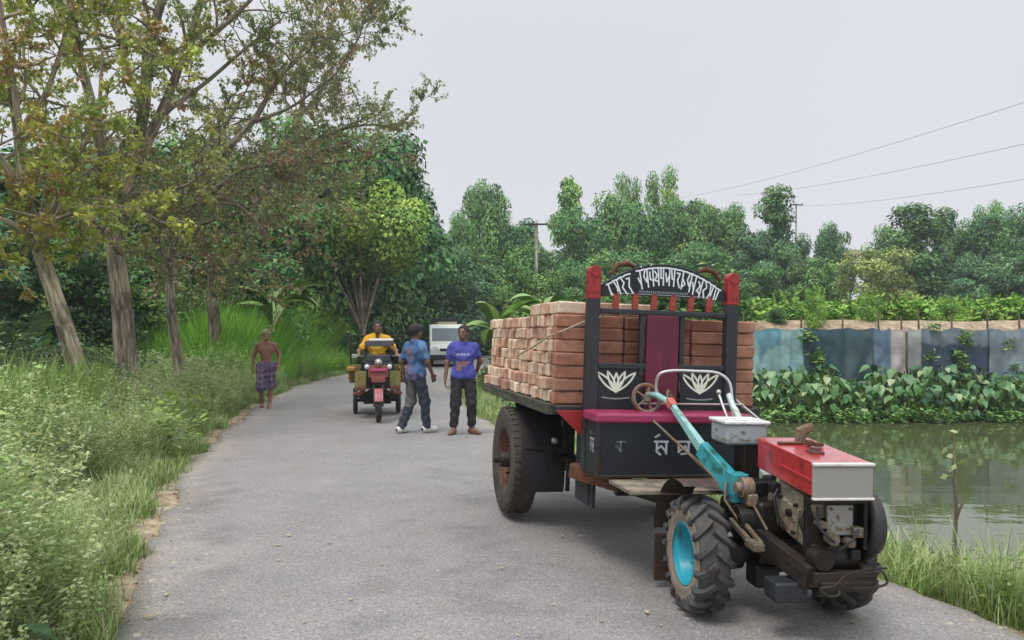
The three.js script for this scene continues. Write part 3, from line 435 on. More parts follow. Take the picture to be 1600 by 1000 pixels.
// ------------------------------------------------------------------ far bank: tarpaulin fence, broad-leaved plants
{
  const d0 = 21.0, top = 1.66, bot = 0.0;
  const sheets = [ // x range in pixel columns, colour, label
    [1160, 1256, [0.36, 0.58, 0.60], 0.55, 'pale teal tarpaulin, leftmost sheet of the fence beyond the pond', [0.14, 0.36, 0.46]],
    [1254, 1322, [0.05, 0.11, 0.14], 0.8, 'dark blue-green netting sheet right of the pale teal tarpaulin', [0.04, 0.09, 0.09]],
    [1320, 1366, [0.07, 0.13, 0.16], 0.8, 'dark slate netting sheet in the middle of the fence', [0.1, 0.15, 0.17]],
    [1364, 1390, [0.14, 0.22, 0.33], 0.7, 'narrow faded blue sheet left of the pinkish white one', [0.2, 0.3, 0.4]],
    [1387, 1414, [0.56, 0.49, 0.49], 0.8, 'pinkish white cloth strip hanging on the fence', [0.62, 0.56, 0.56]],
    [1417, 1438, [0.48, 0.50, 0.48], 0.8, 'narrow off-white cloth strip right of the pinkish one', [0.3, 0.33, 0.33]],
    [1440, 1546, [0.06, 0.10, 0.16], 0.75, 'wide dark navy sheet under a greyish fold, right half of the fence', [0.26, 0.33, 0.38]],
    [1544, 1600, [0.25, 0.33, 0.38], 0.7, 'pale grey-blue plastic sheet at the right of the fence', [0.34, 0.42, 0.46]],
    [1602, 1700, [0.07, 0.11, 0.13], 0.8, 'dark sheet at the far right end of the fence', [0.1, 0.15, 0.2]],
  ];
  const r = rngOf(77);
  sheets.forEach(([a, b, c, rough, label, c2], k) => {
    const x0 = (a - 800) / 1200 * d0, x1 = (b - 800) / 1200 * d0, w = x1 - x0, nx = Math.max(10, Math.ceil(w / 0.05)), ny = 22, pos = [], uv = [], col = [], idx = [], g = new THREE.BufferGeometry();
    for (let j = 0; j <= ny; j++) for (let i = 0; i <= nx; i++) {
      const u = i / nx, v = j / ny, x = x0 + u * w, sag = 0.07 * Math.sin(u * Math.PI * Math.max(1, Math.round(w / 0.9))) ** 2, y = lerp(bot + 0.05 * fbm(x * 4, k, 2), top - sag + 0.1 * (fbm(x * 1.4, k * 3.1, 2) - 0.5), v);
      const z = -d0 + 0.10 * (fbm(x * 3.3 + k * 9, v * 1.2, 3) - 0.5) + 0.03 * Math.sin(x * 13 + 9 * fbm(x * 1.3, v * 1.5, 2)) * (1 - 0.4 * v) + 0.05 * fbm(x * 8, v * 0.7 + k, 2) + (k % 2) * 0.03;
      pos.push(x, y, z); uv.push(x * 0.8, y * 0.8);
      const n = fbm(x * 2.2 + k * 5, y * 1.1, 4), m = smoothstep(n, 0.48, 0.56), f = 0.85 + 0.3 * fbm(x * 9, y * 3 + k, 3), q = k === 6 ? +(v > 0.74 + 0.12 * (n - 0.5)) : m; for (let e = 0; e < 3; e++) col.push(lerp(c[e], c2[e], q * 0.8) * f);
      if (i && j) { const A = j * (nx + 1) + i, B = A - nx - 1; idx.push(B - 1, B, A, B - 1, A, A - 1); }
    }
    g.setAttribute('position', new THREE.Float32BufferAttribute(pos, 3)); g.setAttribute('uv', new THREE.Float32BufferAttribute(uv, 2)); g.setAttribute('color', new THREE.Float32BufferAttribute(col, 3)); g.setIndex(idx); g.computeVertexNormals();
    solo('tarpaulin', g, M.tarp ??= mat([1, 1, 1], 0.6, 0, { vertexColors: true, map: tCloth, side: THREE.DoubleSide }), label, 'tarpaulin');
  });
  const posts = [1164, 1255, 1320, 1378, 1412, 1440, 1492, 1545, 1598]; let proto;
  const poleAt = ['pole at the left end of the pale teal tarpaulin', 'pole between the pale teal tarpaulin and the blue-green netting', 'pole between the two dark netting sheets', 'pole behind the narrow faded blue sheet', 'pole between the pinkish and the off-white cloth strips', 'pole at the left end of the wide navy sheet', 'pole behind the middle of the wide navy sheet', 'pole between the navy and the pale grey-blue sheets', 'pole at the right edge of the picture on the fence'];
  posts.forEach((px, i) => { const x = (px - 800) / 1200 * d0; if (!proto) { const w = new GB().tube([V(0, -1.2, 0), V(0.02, 0.7, 0.01), V(-0.01, 1.4, 0), V(0.01, 2.0, 0)], [0.035, 0.03, 0.028, 0.022], 7); proto = solo('fence_post', w.geo(), M.wood, poleAt[0], 'fence post', 'poles of the tarpaulin fence'); } const o = i ? copyOf(proto, poleAt[i]) : proto; o.position.set(x, 0.1 + (r() - 0.5) * 0.25, -d0 - 0.09); o.rotation.set((r() - 0.5) * 0.05, r() * 6, (r() - 0.5) * 0.08); });
}
{ // taro-like plants along the far water edge, each with its own leaves
  const r = rngOf(88);
  const leafGeo = (() => { // heart-shaped arched leaf, 1 long
    const P = [], I = [], N = [], n = 8, half = [0.0, 0.30, 0.40, 0.40, 0.36, 0.29, 0.2, 0.1, 0.0], g = new THREE.BufferGeometry();
    for (let i = 0; i <= n; i++) { const s = i / n, y = -0.5 * s * s, back = i < 2 ? -0.12 * (i === 1 ? 1 : 0) : 0; P.push(-half[i], y + 0.05 + (i ? 0.03 : 0), s + back, 0, y - 0.02, s, half[i], y + 0.05 + (i ? 0.03 : 0), s + back); for (let q = 0; q < 3; q++) N.push(0, 0.9, 0.4); if (i) { const b = i * 3, a = b - 3; I.push(a, b, a + 1, a + 1, b, b + 1, a + 1, b + 1, a + 2, a + 2, b + 1, b + 2); } }
    g.setAttribute('position', new THREE.Float32BufferAttribute(P, 3)); g.setIndex(I); g.setAttribute('uv', new THREE.Float32BufferAttribute(new Float32Array(P.length / 3 * 2), 2)); g.computeVertexNormals(); return g;
  })();
  const lm = [[0.08, 0.20, 0.085], [0.11, 0.26, 0.085], [0.18, 0.33, 0.12], [0.06, 0.15, 0.07], [0.30, 0.40, 0.18]].map((c) => new THREE.MeshPhysicalMaterial({ color: C(...c), roughness: 0.42, side: THREE.DoubleSide, transmission: 0.2, thickness: 0 }));
  const stem = new GB(); const made = [];
  for (let v = 0; v < 4; v++) {
    const t = thing('taro_plant', 'broad-leaved green water plant in the thick row along the far pond edge', 'plant', V(0, 0, 0), 0, 'broad-leaved plants along the far pond edge'), sg = new GB();
    for (let k = 0; k < 26; k++) {
      const a = k * 2.4 + r(), h = 0.2 + 0.8 * r(), q = 0.06 + 0.36 * r(), p = V(Math.cos(a) * q, h, Math.sin(a) * q); sg.tube([V(0, -0.1, 0), V(p.x * 0.35, h * 0.6, p.z * 0.35), p], [0.016, 0.012, 0.008], 5);
      const o = part(t, 'leaf', leafGeo, lm[r() < 0.12 ? 4 : r() * 4 | 0]); o.position.copy(p); o.rotation.set(-0.1 + 1.2 * r(), Math.PI / 2 - a + (r() - 0.5) * 2, (r() - 0.5) * 1.1, 'YXZ'); const s = 0.13 + 0.17 * r(); o.scale.set(s, s, s);
    }
    part(t, 'stem', sg.geo(), M.green); made.push(t);
  }
  let n = 0; for (let row = 0; row < 2; row++) for (let px = 1165; px < 1640; px += 17 + 8 * r()) { const d = 20.05 + row * 0.55 + (r() - 0.5) * 0.3, t = n < 4 ? made[n] : copyOf(made[r() * 4 | 0]); n++; t.position.set((px - 800) / 1200 * d, WATER + 0.02 + row * 0.28, -d); t.rotation.y = r() * 6.283; t.scale.setScalar(0.78 + 0.38 * r()); }
}
scatter('bank_weeds', 'low weeds and floating green at the foot of the broad-leaved plants', 'weeds', [weedGeo(96, 24, 0.4, 0.3, 0.12, PAL.mid, 12)], 150, (r) => { const d = 19.5 + 1.6 * r(), x = (365 + 480 * r()) / 1200 * d; return [x, -d, 0.6 + 0.6 * r(), 0.8 + 0.4 * r(), Math.max(WATER - 0.08, gh(x, -d))]; }, 97, M.leafFar);
scatter('creeper', 'green creeper hanging over the top of the tarpaulin fence', 'creeper', [weedGeo(98, 10, 0.4, 0.2, 0.11, PAL.mid, 9)], 14, (r) => { const c = pick(r, [1275, 1282, 1268, 1455, 1520, 1505, 1580]), d = 20.95; return [(c - 800 + (r() - 0.5) * 26) / 1200 * d, -d, 0.6 + 0.6 * r(), 0.9 + 0.3 * r(), 0.25 + 1.3 * r()]; }, 99, M.leafFar);
bgTree('bushLight', 1272, 446, 22.9, 44, 'tall bright green bush standing at the fence top, left one', null, 'field_bush', 'bush');
bgTree('bushLight', 1360, 456, 23.4, 46, 'bright green bush on the soil ridge above the middle of the fence', null, 'field_bush', 'bush');
bgTree('bush', 1215, 478, 23.2, 40, 'small dark bush on the soil ridge above the teal tarpaulin', null, 'bush', 'bush');
bgTree('bushLight', 1482, 462, 24.4, 60, 'low bright green bush at the front of the crop, right part of the field', null, 'field_bush', 'bush');
{ // dead sapling in the right bank, and wires, pole
  const p = at(1490, 880, 6.4), base = V(p.x, gh(p.x, p.z) - 0.05, p.z), r = rngOf(5), w = new GB();
  w.tube([V(0, 0, 0), V(0.01, 0.3, 0), V(-0.005, 0.62, 0.01), V(0.02, 0.95, 0), V(0, 1.42, 0)], [0.024, 0.022, 0.02, 0.016, 0.008], 7);
  w.tube([V(0.015, 0.9, 0), V(0.04, 0.98, 0.02), V(0.1, 1.06, 0.02)], [0.012, 0.01, 0.005], 6); w.tube([V(0, 0.6, 0), V(0.05, 0.72, -0.02), V(0.06, 0.8, 0)], [0.01, 0.008, 0.004], 6);
  const t = thing('sapling', 'thin bare knotty sapling standing at the edge of the pond, right', 'sapling', base); t.scale.set(1, 1.45, 1); part(t, 'trunk', w.geo(), M.barkGrey);
  const lf = new GB(); for (let i = 0; i < 10; i++) { const nn = unit(r), e = unit(r); e.addScaledVector(nn, -e.dot(nn)).normalize(); lf.leaf(V((r() - 0.5) * 0.16, 1.15 + 0.32 * r(), (r() - 0.5) * 0.16), e, nn, 0.07, 0.02, jit(r, pick(r, PAL.weed))); } part(t, 'crown', lf.geo(), M.leaf);
}
function pole(px, topY, d, label, k) {
  const p = at(px, 522, d), g = gh(p.x, p.z), H = 1.5 + (522 - topY) / 1200 * d - g, t = thing('utility_pole', label, 'utility pole', V(p.x, g, p.z));
  part(t, 'pole', cyl(0.08 * k, 0.13 * k, H, 0, H / 2, 0), M.pole ??= mat([0.85, 0.84, 0.8], 0.9, 0, { map: tSoil }));
  part(t, 'crossarm', rbox(1.3 * k, 0.09, 0.09, 0, H - 0.25, 0.14), M.darkSteel);
  for (const s of [-0.55, 0, 0.55]) part(t, 'insulator', cyl(0.04, 0.06, 0.2, s * k, H - 0.1, 0.14, 0, 0, 0, 10), M.white);
  return V(p.x, g + H, p.z);
}
pole(838, 344, 43, 'pale concrete pole with a crossarm rising behind the brick load', 1);
pole(1244, 316, 66, 'thin far pole above the wood where the wires end', 0.8);
const wires = [[at(1060, 310, 66), at(1650, 144, 24), 0.35, 'topmost of the three wires crossing the sky at the right'], [at(1150, 305, 66), at(1650, 214, 24), 0.3, 'middle of the three wires crossing the sky at the right'], [at(1246, 322, 66), at(1650, 272, 24), 0.25, 'lowest of the three wires crossing the sky at the right']];
for (const [a, b, sag, label] of wires) { const P = []; for (let i = 0; i <= 24; i++) { const s = i / 24, q = a.clone().lerp(b, s); q.y -= sag * 4 * s * (1 - s); P.push(q); } solo('power_wire', new GB().tube(P, P.map(() => 0.009), 5).geo(), M.wire ??= mat([0.25, 0.25, 0.26], 0.7), label, 'wire'); }
// banana plants
function banana(px, py, d, h, seed, label, bright = 1, cnt = 8) {
  const p = at(px, py, d), g = Math.min(gh(p.x, p.z), p.y), r = rngOf(seed), t = thing('banana_plant', label, 'plant', V(p.x, g, p.z));
  part(t, 'stem', new GB().tube([V(0, 0, 0), V(0.03, h * 0.35, 0), V(0, h * 0.62, 0)], [0.13, 0.1, 0.05], 9).geo(), M.green);
  for (let k = 0; k < cnt; k++) {
    const a = k * 2.4 + r() * 0.5, L = h * (0.5 + 0.25 * r()), el = 0.5 + 0.9 * r(), o = V(Math.cos(a), 0, Math.sin(a)), side = V(-o.z, 0, o.x), b = new GB(), n = 14, mid = []; let q = V(0, h * 0.6, 0), e = el;
    for (let i = 0; i <= n; i++) { mid.push(q.clone()); q.addScaledVector(o, Math.cos(e) * L / n).add(V(0, Math.sin(e) * L / n, 0)); e -= 0.13; }
    const wd = (s) => s < 0.12 ? 0.012 : h * 0.085 * Math.sin(Math.PI * ((s - 0.12) / 0.88) ** 0.8) + 0.004, c = jit(r, [0.3 * bright, 0.47 * bright, 0.12 * bright], 0.3), c2 = [c[0] * 0.9, c[1] * 0.85, c[2]];
    for (const s of [-1, 1]) for (let i = 0; i < n; i++) { // halves tilted like a roof, torn here and there
      const A = mid[i], B = mid[i + 1], w0 = wd(i / n), w1 = wd((i + (r() < 0.3 ? 0.8 : 1)) / n), dr = 0.35, A2 = A.clone().addScaledVector(side, s * w0).add(V(0, -dr * w0, 0)), B2 = B.clone().addScaledVector(side, s * w1).add(V(0, -dr * w1, 0)), nn = B.clone().sub(A).cross(A2.clone().sub(A)).normalize(), k0 = b.p.length / 3; if (nn.y < 0) nn.negate();
      for (const v of [A, B, B2, A2]) { b.p.push(v.x, v.y, v.z); b.n.push(nn.x, nn.y, nn.z); b.u.push(0, 0); b.c.push(...(v === A || v === B ? c : c2)); } b.i.push(k0, k0 + 1, k0 + 2, k0, k0 + 2, k0 + 3);
    }
    part(t, 'leaf', b.geo(), M.leaf);
  }
}
banana(425, 520, 25, 3.9, 1, 'light green banana plant with broad spreading leaves behind the walker', 1.15, 9);
banana(470, 520, 30, 3.0, 2, 'smaller banana plant right of the broad one, over the reed clump');
banana(775, 520, 22, 2.9, 3, 'banana plant with arching leaves behind the rear of the brick load', 1.2, 9);
banana(852, 520, 23, 3.2, 4, 'banana plant with upright leaves behind the middle of the brick load', 1.25, 9);
banana(905, 520, 24, 3.2, 5, 'banana plant showing left of the cart sign', 1.2);
{ // palm at far left
  const p = at(2, 522, 12.5), g = gh(p.x, p.z), r = rngOf(9), t = thing('palm', 'dark feather-leaved palm at the left edge above the tall grass', 'palm tree', V(p.x, g, p.z));
  part(t, 'trunk', new GB().tube([V(0, 0, 0), V(0.05, 0.6, 0), V(0, 1.15, 0)], [0.17, 0.15, 0.12], 9).geo(), M.barkBrown);
  for (let k = 0; k < 15; k++) { const a = k * 2.4, o = V(Math.cos(a), 0, Math.sin(a)), side = V(-o.z, 0, o.x), b = new GB(); let q = V(0, 1.1, 0), e = 0.45 + 1.0 * r(); const L = 2.2, n = 26, P = []; for (let i = 0; i <= n; i++) { P.push(q.clone()); q.addScaledVector(o, Math.cos(e) * L / n).add(V(0, Math.sin(e) * L / n, 0)); e -= 0.055; }
    b.tube(P, P.map((_, i) => lerp(0.014, 0.003, i / n)), 4, [0.09, 0.14, 0.04]);
    for (let i = 4; i <= n; i++) for (const s of [-1, 1]) { const dd = side.clone().multiplyScalar(s).addScaledVector(P[i].clone().sub(P[i - 1]).normalize(), 0.9).add(V(0, -0.15 + 0.2 * (r() - 0.5), 0)).normalize(), nn = V(0, 1, 0); nn.addScaledVector(dd, -nn.dot(dd)).normalize(); b.leaf(P[i], dd, nn, 0.42 * Math.sin(Math.PI * (0.15 + 0.8 * i / n)) + 0.05, 0.012, jit(r, [0.14, 0.22, 0.10], 0.4), 0.2); }
    part(t, 'frond', b.geo(), M.leaf); }
}
{ // broad young plant in the near left corner
  const p = at(38, 1010, 3.3), r = rngOf(12), t = thing('young_plant', 'young plant with broad dark green leaves in the near left corner', 'plant', V(p.x, gh(p.x, p.z), p.z));
  part(t, 'stem', new GB().tube([V(0, 0, 0), V(0.01, 0.15, 0), V(0, 0.34, 0)], [0.008, 0.006, 0.004], 6).geo(), M.green);
  for (let k = 0; k < 10; k++) { const a = k * 2.4, e = V(Math.cos(a), 0.25, Math.sin(a)).normalize(), nn = V(0, 1, 0).add(unit(r).multiplyScalar(0.25)); nn.addScaledVector(e, -nn.dot(e)).normalize(); const b = new GB(), n = 6, P = [], w = [], s = V(-e.z, 0, e.x).normalize(), L = 0.13 + 0.05 * r(); for (let i = 0; i <= n; i++) { const f = i / n; P.push(e.clone().multiplyScalar(L * f).add(V(0, 0.14 + 0.2 * k / 10 - 0.06 * f * f, 0))); w.push(0.034 * Math.sin(Math.PI * clamp(f * 0.92 + 0.06, 0, 1)) + 0.001); } b.blade(P, w, s, jit(r, [0.06, 0.16, 0.06], 0.3)); part(t, 'leaf', b.geo(), M.leaf); }
}
{ // scrap floating at the far edge
  const g = new THREE.IcosahedronGeometry(0.16, 2), q = g.attributes.position; for (let i = 0; i < q.count; i++) { const s = 0.75 + 0.5 * fbm(q.getX(i) * 14 + 5, q.getY(i) * 14 + q.getZ(i) * 9, 3); q.setXYZ(i, q.getX(i) * s * 1.3, q.getY(i) * s * 0.45, q.getZ(i) * s); } g.computeVertexNormals();
  const p = at(1463, 640, 19.6); solo('plastic_scrap', g, M.white, 'small white scrap of plastic floating beside the far plants', 'plastic scrap').position.set(p.x, WATER + 0.04, p.z);
}
// ------------------------------------------------------------------ brick cart (trailer)
const YAW = 13 * Math.PI / 180, ROLL = -0.034;
const cart = thing('brick_trailer', 'dark wooden trailer with a red-posted sign headboard, loaded with bricks', 'trailer', V(0.976, 0, -5.339)); cart.rotation.set(0, YAW, 0);
cart.rotation.set(0, YAW, ROLL, 'YXZ');
const BEDY = 1.0;
{
  // chassis and bed
  part(cart, 'bed', merge(rbox(1.5, 0.05, 2.26, 0, BEDY - 0.03, -1.13)), M.wood);
  const sideM = M.sideBeam = mat([0.13, 0.14, 0.12], 0.85, 0, { map: tWood, bumpMap: tWood, bumpScale: 0.004 });
  for (const s of [-1, 1]) part(cart, 'side_beam', rbox(0.06, 0.07, 2.28, s * 0.765, BEDY - 0.033, -1.13), sideM);
  part(cart, 'front_beam', rbox(1.5, 0.056, 0.05, 0, BEDY - 0.034, 0.03), M.blackPaint);
  part(cart, 'chassis', merge(rbox(0.08, 0.13, 2.3, -0.38, 0.87, -1.05), rbox(0.08, 0.13, 2.3, 0.38, 0.87, -1.05), ...[-0.2, -0.8, -1.5, -2.1].map((z) => rbox(0.8, 0.08, 0.06, 0, 0.84, z))), M.darkSteel);
  part(cart, 'axle', merge(cyl(0.035, 0.035, 1.4, 0, 0.44, -1.235, 0, 0, Math.PI / 2), rbox(0.1, 0.1, 0.9, -0.4, 0.5, -1.2), ...[0, 1, 2, 3].map((k) => rbox(0.06, 0.014, 0.95 - k * 0.2, -0.4, 0.55 + k * 0.018, -1.235)), rbox(0.08, 0.36, 0.08, -0.4, 0.72, -0.75), rbox(0.08, 0.36, 0.08, 0.4, 0.72, -0.75)), M.grease);
  // wheels
  const tyreProfile = [[0.245, -0.075], [0.255, -0.09], [0.30, -0.1], [0.36, -0.108], [0.405, -0.1], [0.425, -0.085], [0.435, -0.06], [0.437, -0.02], [0.430, -0.016], [0.430, 0.016], [0.437, 0.02], [0.435, 0.06], [0.425, 0.085], [0.405, 0.1], [0.36, 0.108], [0.30, 0.1], [0.255, 0.09], [0.245, 0.075]].map(([a, b]) => new THREE.Vector2(a, b));
  const tyreG = put(new THREE.LatheGeometry(tyreProfile, 56), 0, 0, 0, 0, 0, Math.PI / 2);
  const blocks = []; for (let k = 0; k < 44; k++) { const a = k / 44 * Math.PI * 2; for (const s of [-1, 1]) blocks.push(put(new THREE.BoxGeometry(0.05, 0.022, 0.03), s * 0.066, 0.427, 0, 0, 0, s * -0.22).rotateX(a + (s > 0 ? 0.07 : 0))); }
  const rimG = put(new THREE.LatheGeometry([[0.045, 0.02], [0.10, 0.03], [0.13, 0.03], [0.17, -0.01], [0.21, -0.02], [0.225, 0.06], [0.25, 0.075], [0.255, 0.088]].map(([a, b]) => new THREE.Vector2(a, b)), 40), 0, 0, 0, 0, 0, Math.PI / 2);
  for (const s of [-1, 1]) {
    const w = sub(cart, 'wheel'); w.position.set(s * 0.715, 0.437, -1.235); w.rotation.y = s < 0 ? 0 : Math.PI;
    const ty = part(w, 'tyre', merge(tyreG.clone(), blocks.map((b) => b.clone())), M.cartTyre ??= mat([0.11, 0.1, 0.09], 0.9, 0, { map: tSoil, bumpMap: tGrain, bumpScale: 0.002 }));
    part(w, 'rim', rimG, M.rust); part(w, 'hub', merge(cyl(0.06, 0.075, 0.12, -0.06, 0, 0, 0, 0, Math.PI / 2), ...[0, 1, 2, 3, 4, 5].map((k) => cyl(0.012, 0.012, 0.03, -0.05, Math.cos(k * 1.047) * 0.115, Math.sin(k * 1.047) * 0.115, 0, 0, Math.PI / 2, 6)), cyl(0.03, 0.03, 0.06, -0.14, 0, 0, 0, 0, Math.PI / 2)), M.darkSteel);
    w.traverse((o) => { if (o.isMesh && s < 0) o.castShadow = true; });
    // mudguard: curved sheet over the front half of the tyre
    const g = new THREE.CylinderGeometry(0.52, 0.52, 0.34, 20, 1, true, -0.2, 1.75); put(g, 0, 0, 0, 0, 0, Math.PI / 2); put(g, 0, 0, 0, 0, 0, 0);
    const mg = part(cart, 'mudguard', g, M.guard ??= mat([0.02, 0.022, 0.027], 0.45, 0, { map: tDirt, side: THREE.DoubleSide })); mg.position.set(s * 0.60, 0.437, -1.235); mg.rotation.x = 0.15;
    part(cart, 'mudguard_stay', merge(rbox(0.3, 0.02, 0.02, s * 0.6, 0.60, -0.735), rbox(0.3, 0.02, 0.02, s * 0.6, 0.95, -1.28)), M.darkSteel);
  }
  part(cart, 'suspension_lamp', put(new THREE.SphereGeometry(0.028, 14, 10), -0.52, 0.66, -0.72), M.steel);
  part(cart, 'spring_hanger', merge(cyl(0.07, 0.07, 0.05, -0.44, 0.5, -0.7, 0, 0, Math.PI / 2), rbox(0.05, 0.3, 0.06, -0.44, 0.62, -0.72), rbox(0.03, 0.24, 0.03, -0.5, 0.45, -0.42), rbox(0.5, 0.05, 0.05, -0.3, 0.52, -0.72)), M.grease);
  // red gusset under the front corner, standing side sheet
  const gus = new THREE.Shape([new THREE.Vector2(-0.75, 0.965), new THREE.Vector2(-0.46, 0.965), new THREE.Vector2(-0.46, 0.70)]);
  part(cart, 'gusset', put(new THREE.ExtrudeGeometry(gus, { depth: 0.02, bevelEnabled: true, bevelSize: 0.003, bevelThickness: 0.003, bevelSegments: 1 }), 0, 0, 0.06), M.redPaint);
  part(cart, 'side_sheet', merge(rbox(0.03, 0.62, 0.36, -0.5, 0.64, -0.02), rbox(0.02, 0.55, 0.03, -0.52, 0.62, 0.1)), M.blackPaint);
  // headboard
  const HZ = 0.13, redTop = [];
  for (const x of [-0.4875, 0.519]) {
    part(cart, 'post', rbox(0.085, 1.14, 0.07, x, 1.15, HZ, 0, 0, 0, 0.008), M.blackPaint);
    part(cart, 'post_top', merge(rbox(0.088, 0.195, 0.073, x, 1.812, HZ, 0, 0, 0, 0.01), put(new THREE.CylinderGeometry(0.038, 0.038, 0.086, 16), x, 1.90, HZ, Math.PI / 2, 0, 0)), M.redPaint);
  }
  part(cart, 'rail', rbox(0.92, 0.036, 0.05, 0.015, 1.64, HZ), M.blackPaint);
  part(cart, 'rail', rbox(0.92, 0.04, 0.05, 0.015, 1.275, HZ - 0.003), M.blackPaint);
  for (let k = 0; k < 6; k++) part(cart, 'baluster', rbox(0.042, 0.12, 0.03, -0.325 + k * 0.136, 1.718, HZ - 0.002), M.baluster ??= mat([0.36, 0.055, 0.04], 0.6, 0, { map: tDirt }));
  for (const x of [-0.135, 0.155]) part(cart, 'mullion', rbox(0.035, 0.44, 0.045, x, 1.43, HZ - 0.004), M.blackPaint);
  part(cart, 'back_pad', rbox(0.235, 0.78, 0.03, 0.01, 1.235, HZ + 0.012, 0, 0, 0, 0.014), mat([0.17, 0.012, 0.045], 0.38, 0, { map: tCloth }));
  // lower panels with a painted lotus each
  const lotus = canvasTex(512, 384, (c, w, h) => {
    c.fillStyle = '#1b2126'; c.fillRect(0, 0, w, h); for (let i = 0; i < 900; i++) { c.fillStyle = `rgba(${70 + i % 50},${75 + i % 40},80,${0.04 + 0.06 * R0()})`; c.fillRect(R0() * w, R0() * h, 2 + 9 * R0(), 1 + 3 * R0()); }
    c.translate(w * 0.44, h * 0.54); c.scale(1.6, 1.25); c.lineJoin = 'round';
    for (const [a, L, wd] of [[-0.8, 182, 27], [0.8, 182, 27], [-0.42, 146, 21], [0.42, 146, 21], [0, 122, 20]]) { c.save(); c.rotate(a); c.beginPath(); c.moveTo(0, 10); c.quadraticCurveTo(-wd * 1.5, -L * 0.5, 0, -L); c.quadraticCurveTo(wd * 1.5, -L * 0.5, 0, 10); c.lineWidth = 13; c.strokeStyle = '#dfe6d4'; c.stroke(); c.restore(); }
    c.strokeStyle = '#8d968e'; c.lineWidth = 9; c.beginPath(); c.moveTo(-95, 42); c.quadraticCurveTo(0, 62, 95, 42); c.stroke();
  });
  const lp = mat([0.9, 0.9, 0.9], 0.5, 0, { map: lotus });
  for (const x of [-0.29, 0.32]) { const g = new THREE.BoxGeometry(0.33, 0.3, 0.03); part(cart, 'lotus_panel', put(g, x, 1.12, HZ - 0.006), lp); }
  part(cart, 'kick_board', rbox(0.92, 0.12, 0.03, 0.015, 0.91, HZ - 0.008), M.blackPaint);
  // arched sign with white lettering
  const W = 0.90, H0 = 1.738, arch = (u) => 0.072 + 0.16 * (1 - (u * 2 - 1) ** 2), sh = new THREE.Shape(); sh.moveTo(-W / 2, H0); for (let i = 0; i <= 24; i++) sh.lineTo(-W / 2 + W * i / 24, H0 + arch(i / 24)); sh.lineTo(W / 2, H0); sh.lineTo(W * 0.34, H0 + 0.018); sh.lineTo(-W * 0.34, H0 + 0.018);
  const sg = new THREE.ExtrudeGeometry(sh, { depth: 0.03, bevelEnabled: true, bevelSize: 0.003, bevelThickness: 0.003, bevelSegments: 1, curveSegments: 24 }), su = sg.attributes.uv, sp = sg.attributes.position; for (let i = 0; i < sp.count; i++) su.setXY(i, (sp.getX(i) + W / 2) / W, (sp.getY(i) - H0) / 0.235);
  const signT = canvasTex(1024, 256, (c, w, h) => {
    c.fillStyle = '#10161b'; c.fillRect(0, 0, w, h); const r = rngOf(66); for (let i = 0; i < 700; i++) { c.fillStyle = `rgba(90,100,104,${0.05 + 0.08 * r()})`; c.fillRect(r() * w, r() * h, 2 + 10 * r(), 1 + 3 * r()); }
    c.strokeStyle = '#d3dcdf'; c.lineCap = 'round'; c.lineJoin = 'round';
    // script letters hanging from a curved head stroke
    const glyph = [[[2, 0, 2, 10], [2, 4, 7, 7, 2, 9]], [[7, 0, 7, 10], [1, 2, 5, 4, 1, 7, 7, 8]], [[6, 0, 6, 10], [1, 1, 3, 6, 6, 6]], [[2, 0, 6, 3, 2, 5, 7, 9]], [[7, 0, 7, 10], [1, 3, 3, 8, 7, 4]], [[4, 0, 1, 4, 5, 7, 7, 3], [7, 0, 7, 10]], [[1, 0, 4, 4, 1, 9], [6, 0, 6, 10]], [[2, 0, 2, 6, 6, 6, 6, 10], [6, 0, 6, 5]], [[1, 2, 6, 2, 3, 6, 7, 10]], [[5, 0, 5, 10], [1, 4, 5, 8], [5, -4, 8, -2]], [[7, 0, 7, 10], [2, 2, 2, 6, 7, 7], [1, -5, 5, -2]]];
    const word = [0, 6, 3, 8, -1, 9, 5, 10, 1, 7, 4, 2, 8, 0, 5, 9, 1, 3, 6, 2], n = word.length;
    word.forEach((gi, k) => {
      if (gi < 0) return; const u = 0.035 + 0.93 * (k + 0.5) / n, yb = h - h * (arch(u) - 0.022) / 0.235, sc = (h * 0.80) * (0.78 + 0.3 * Math.abs(u * 2 - 1) ** 2) / 12, a = (u - 0.5) * 0.9;
      c.save(); c.translate(u * w, yb); c.rotate(a); c.lineWidth = 12; const x0 = -4 * 5.2, gl = glyph[gi];
      c.beginPath(); c.moveTo(x0 - 3, 0); c.lineTo(x0 + 8.6 * 5.2, 0); c.stroke();
      for (const s of gl) { c.beginPath(); for (let i = 0; i < s.length; i += 2) { const X = x0 + s[i] * 5.2, Y = s[i + 1] * sc * 0.95; i ? c.lineTo(X, Y) : c.moveTo(X, Y); } c.stroke(); } c.restore();
    });
    c.lineWidth = 5; c.strokeStyle = '#9fabb2'; c.beginPath(); c.moveTo(w * 0.14, h * 0.895); c.lineTo(w * 0.86, h * 0.895); c.stroke(); c.lineWidth = 4; for (let i = 0; i < 26; i++) { const X = w * (0.3 + 0.4 * i / 26); c.beginPath(); c.moveTo(X, h * 0.80); c.lineTo(X + 8, h * 0.80 + (i % 3) * 6); c.lineTo(X + 4, h * 0.85); c.stroke(); }
  });
  part(cart, 'sign_board', put(sg, 0.015, 0, HZ - 0.02), mat([1, 1, 1], 0.5, 0, { map: signT }));
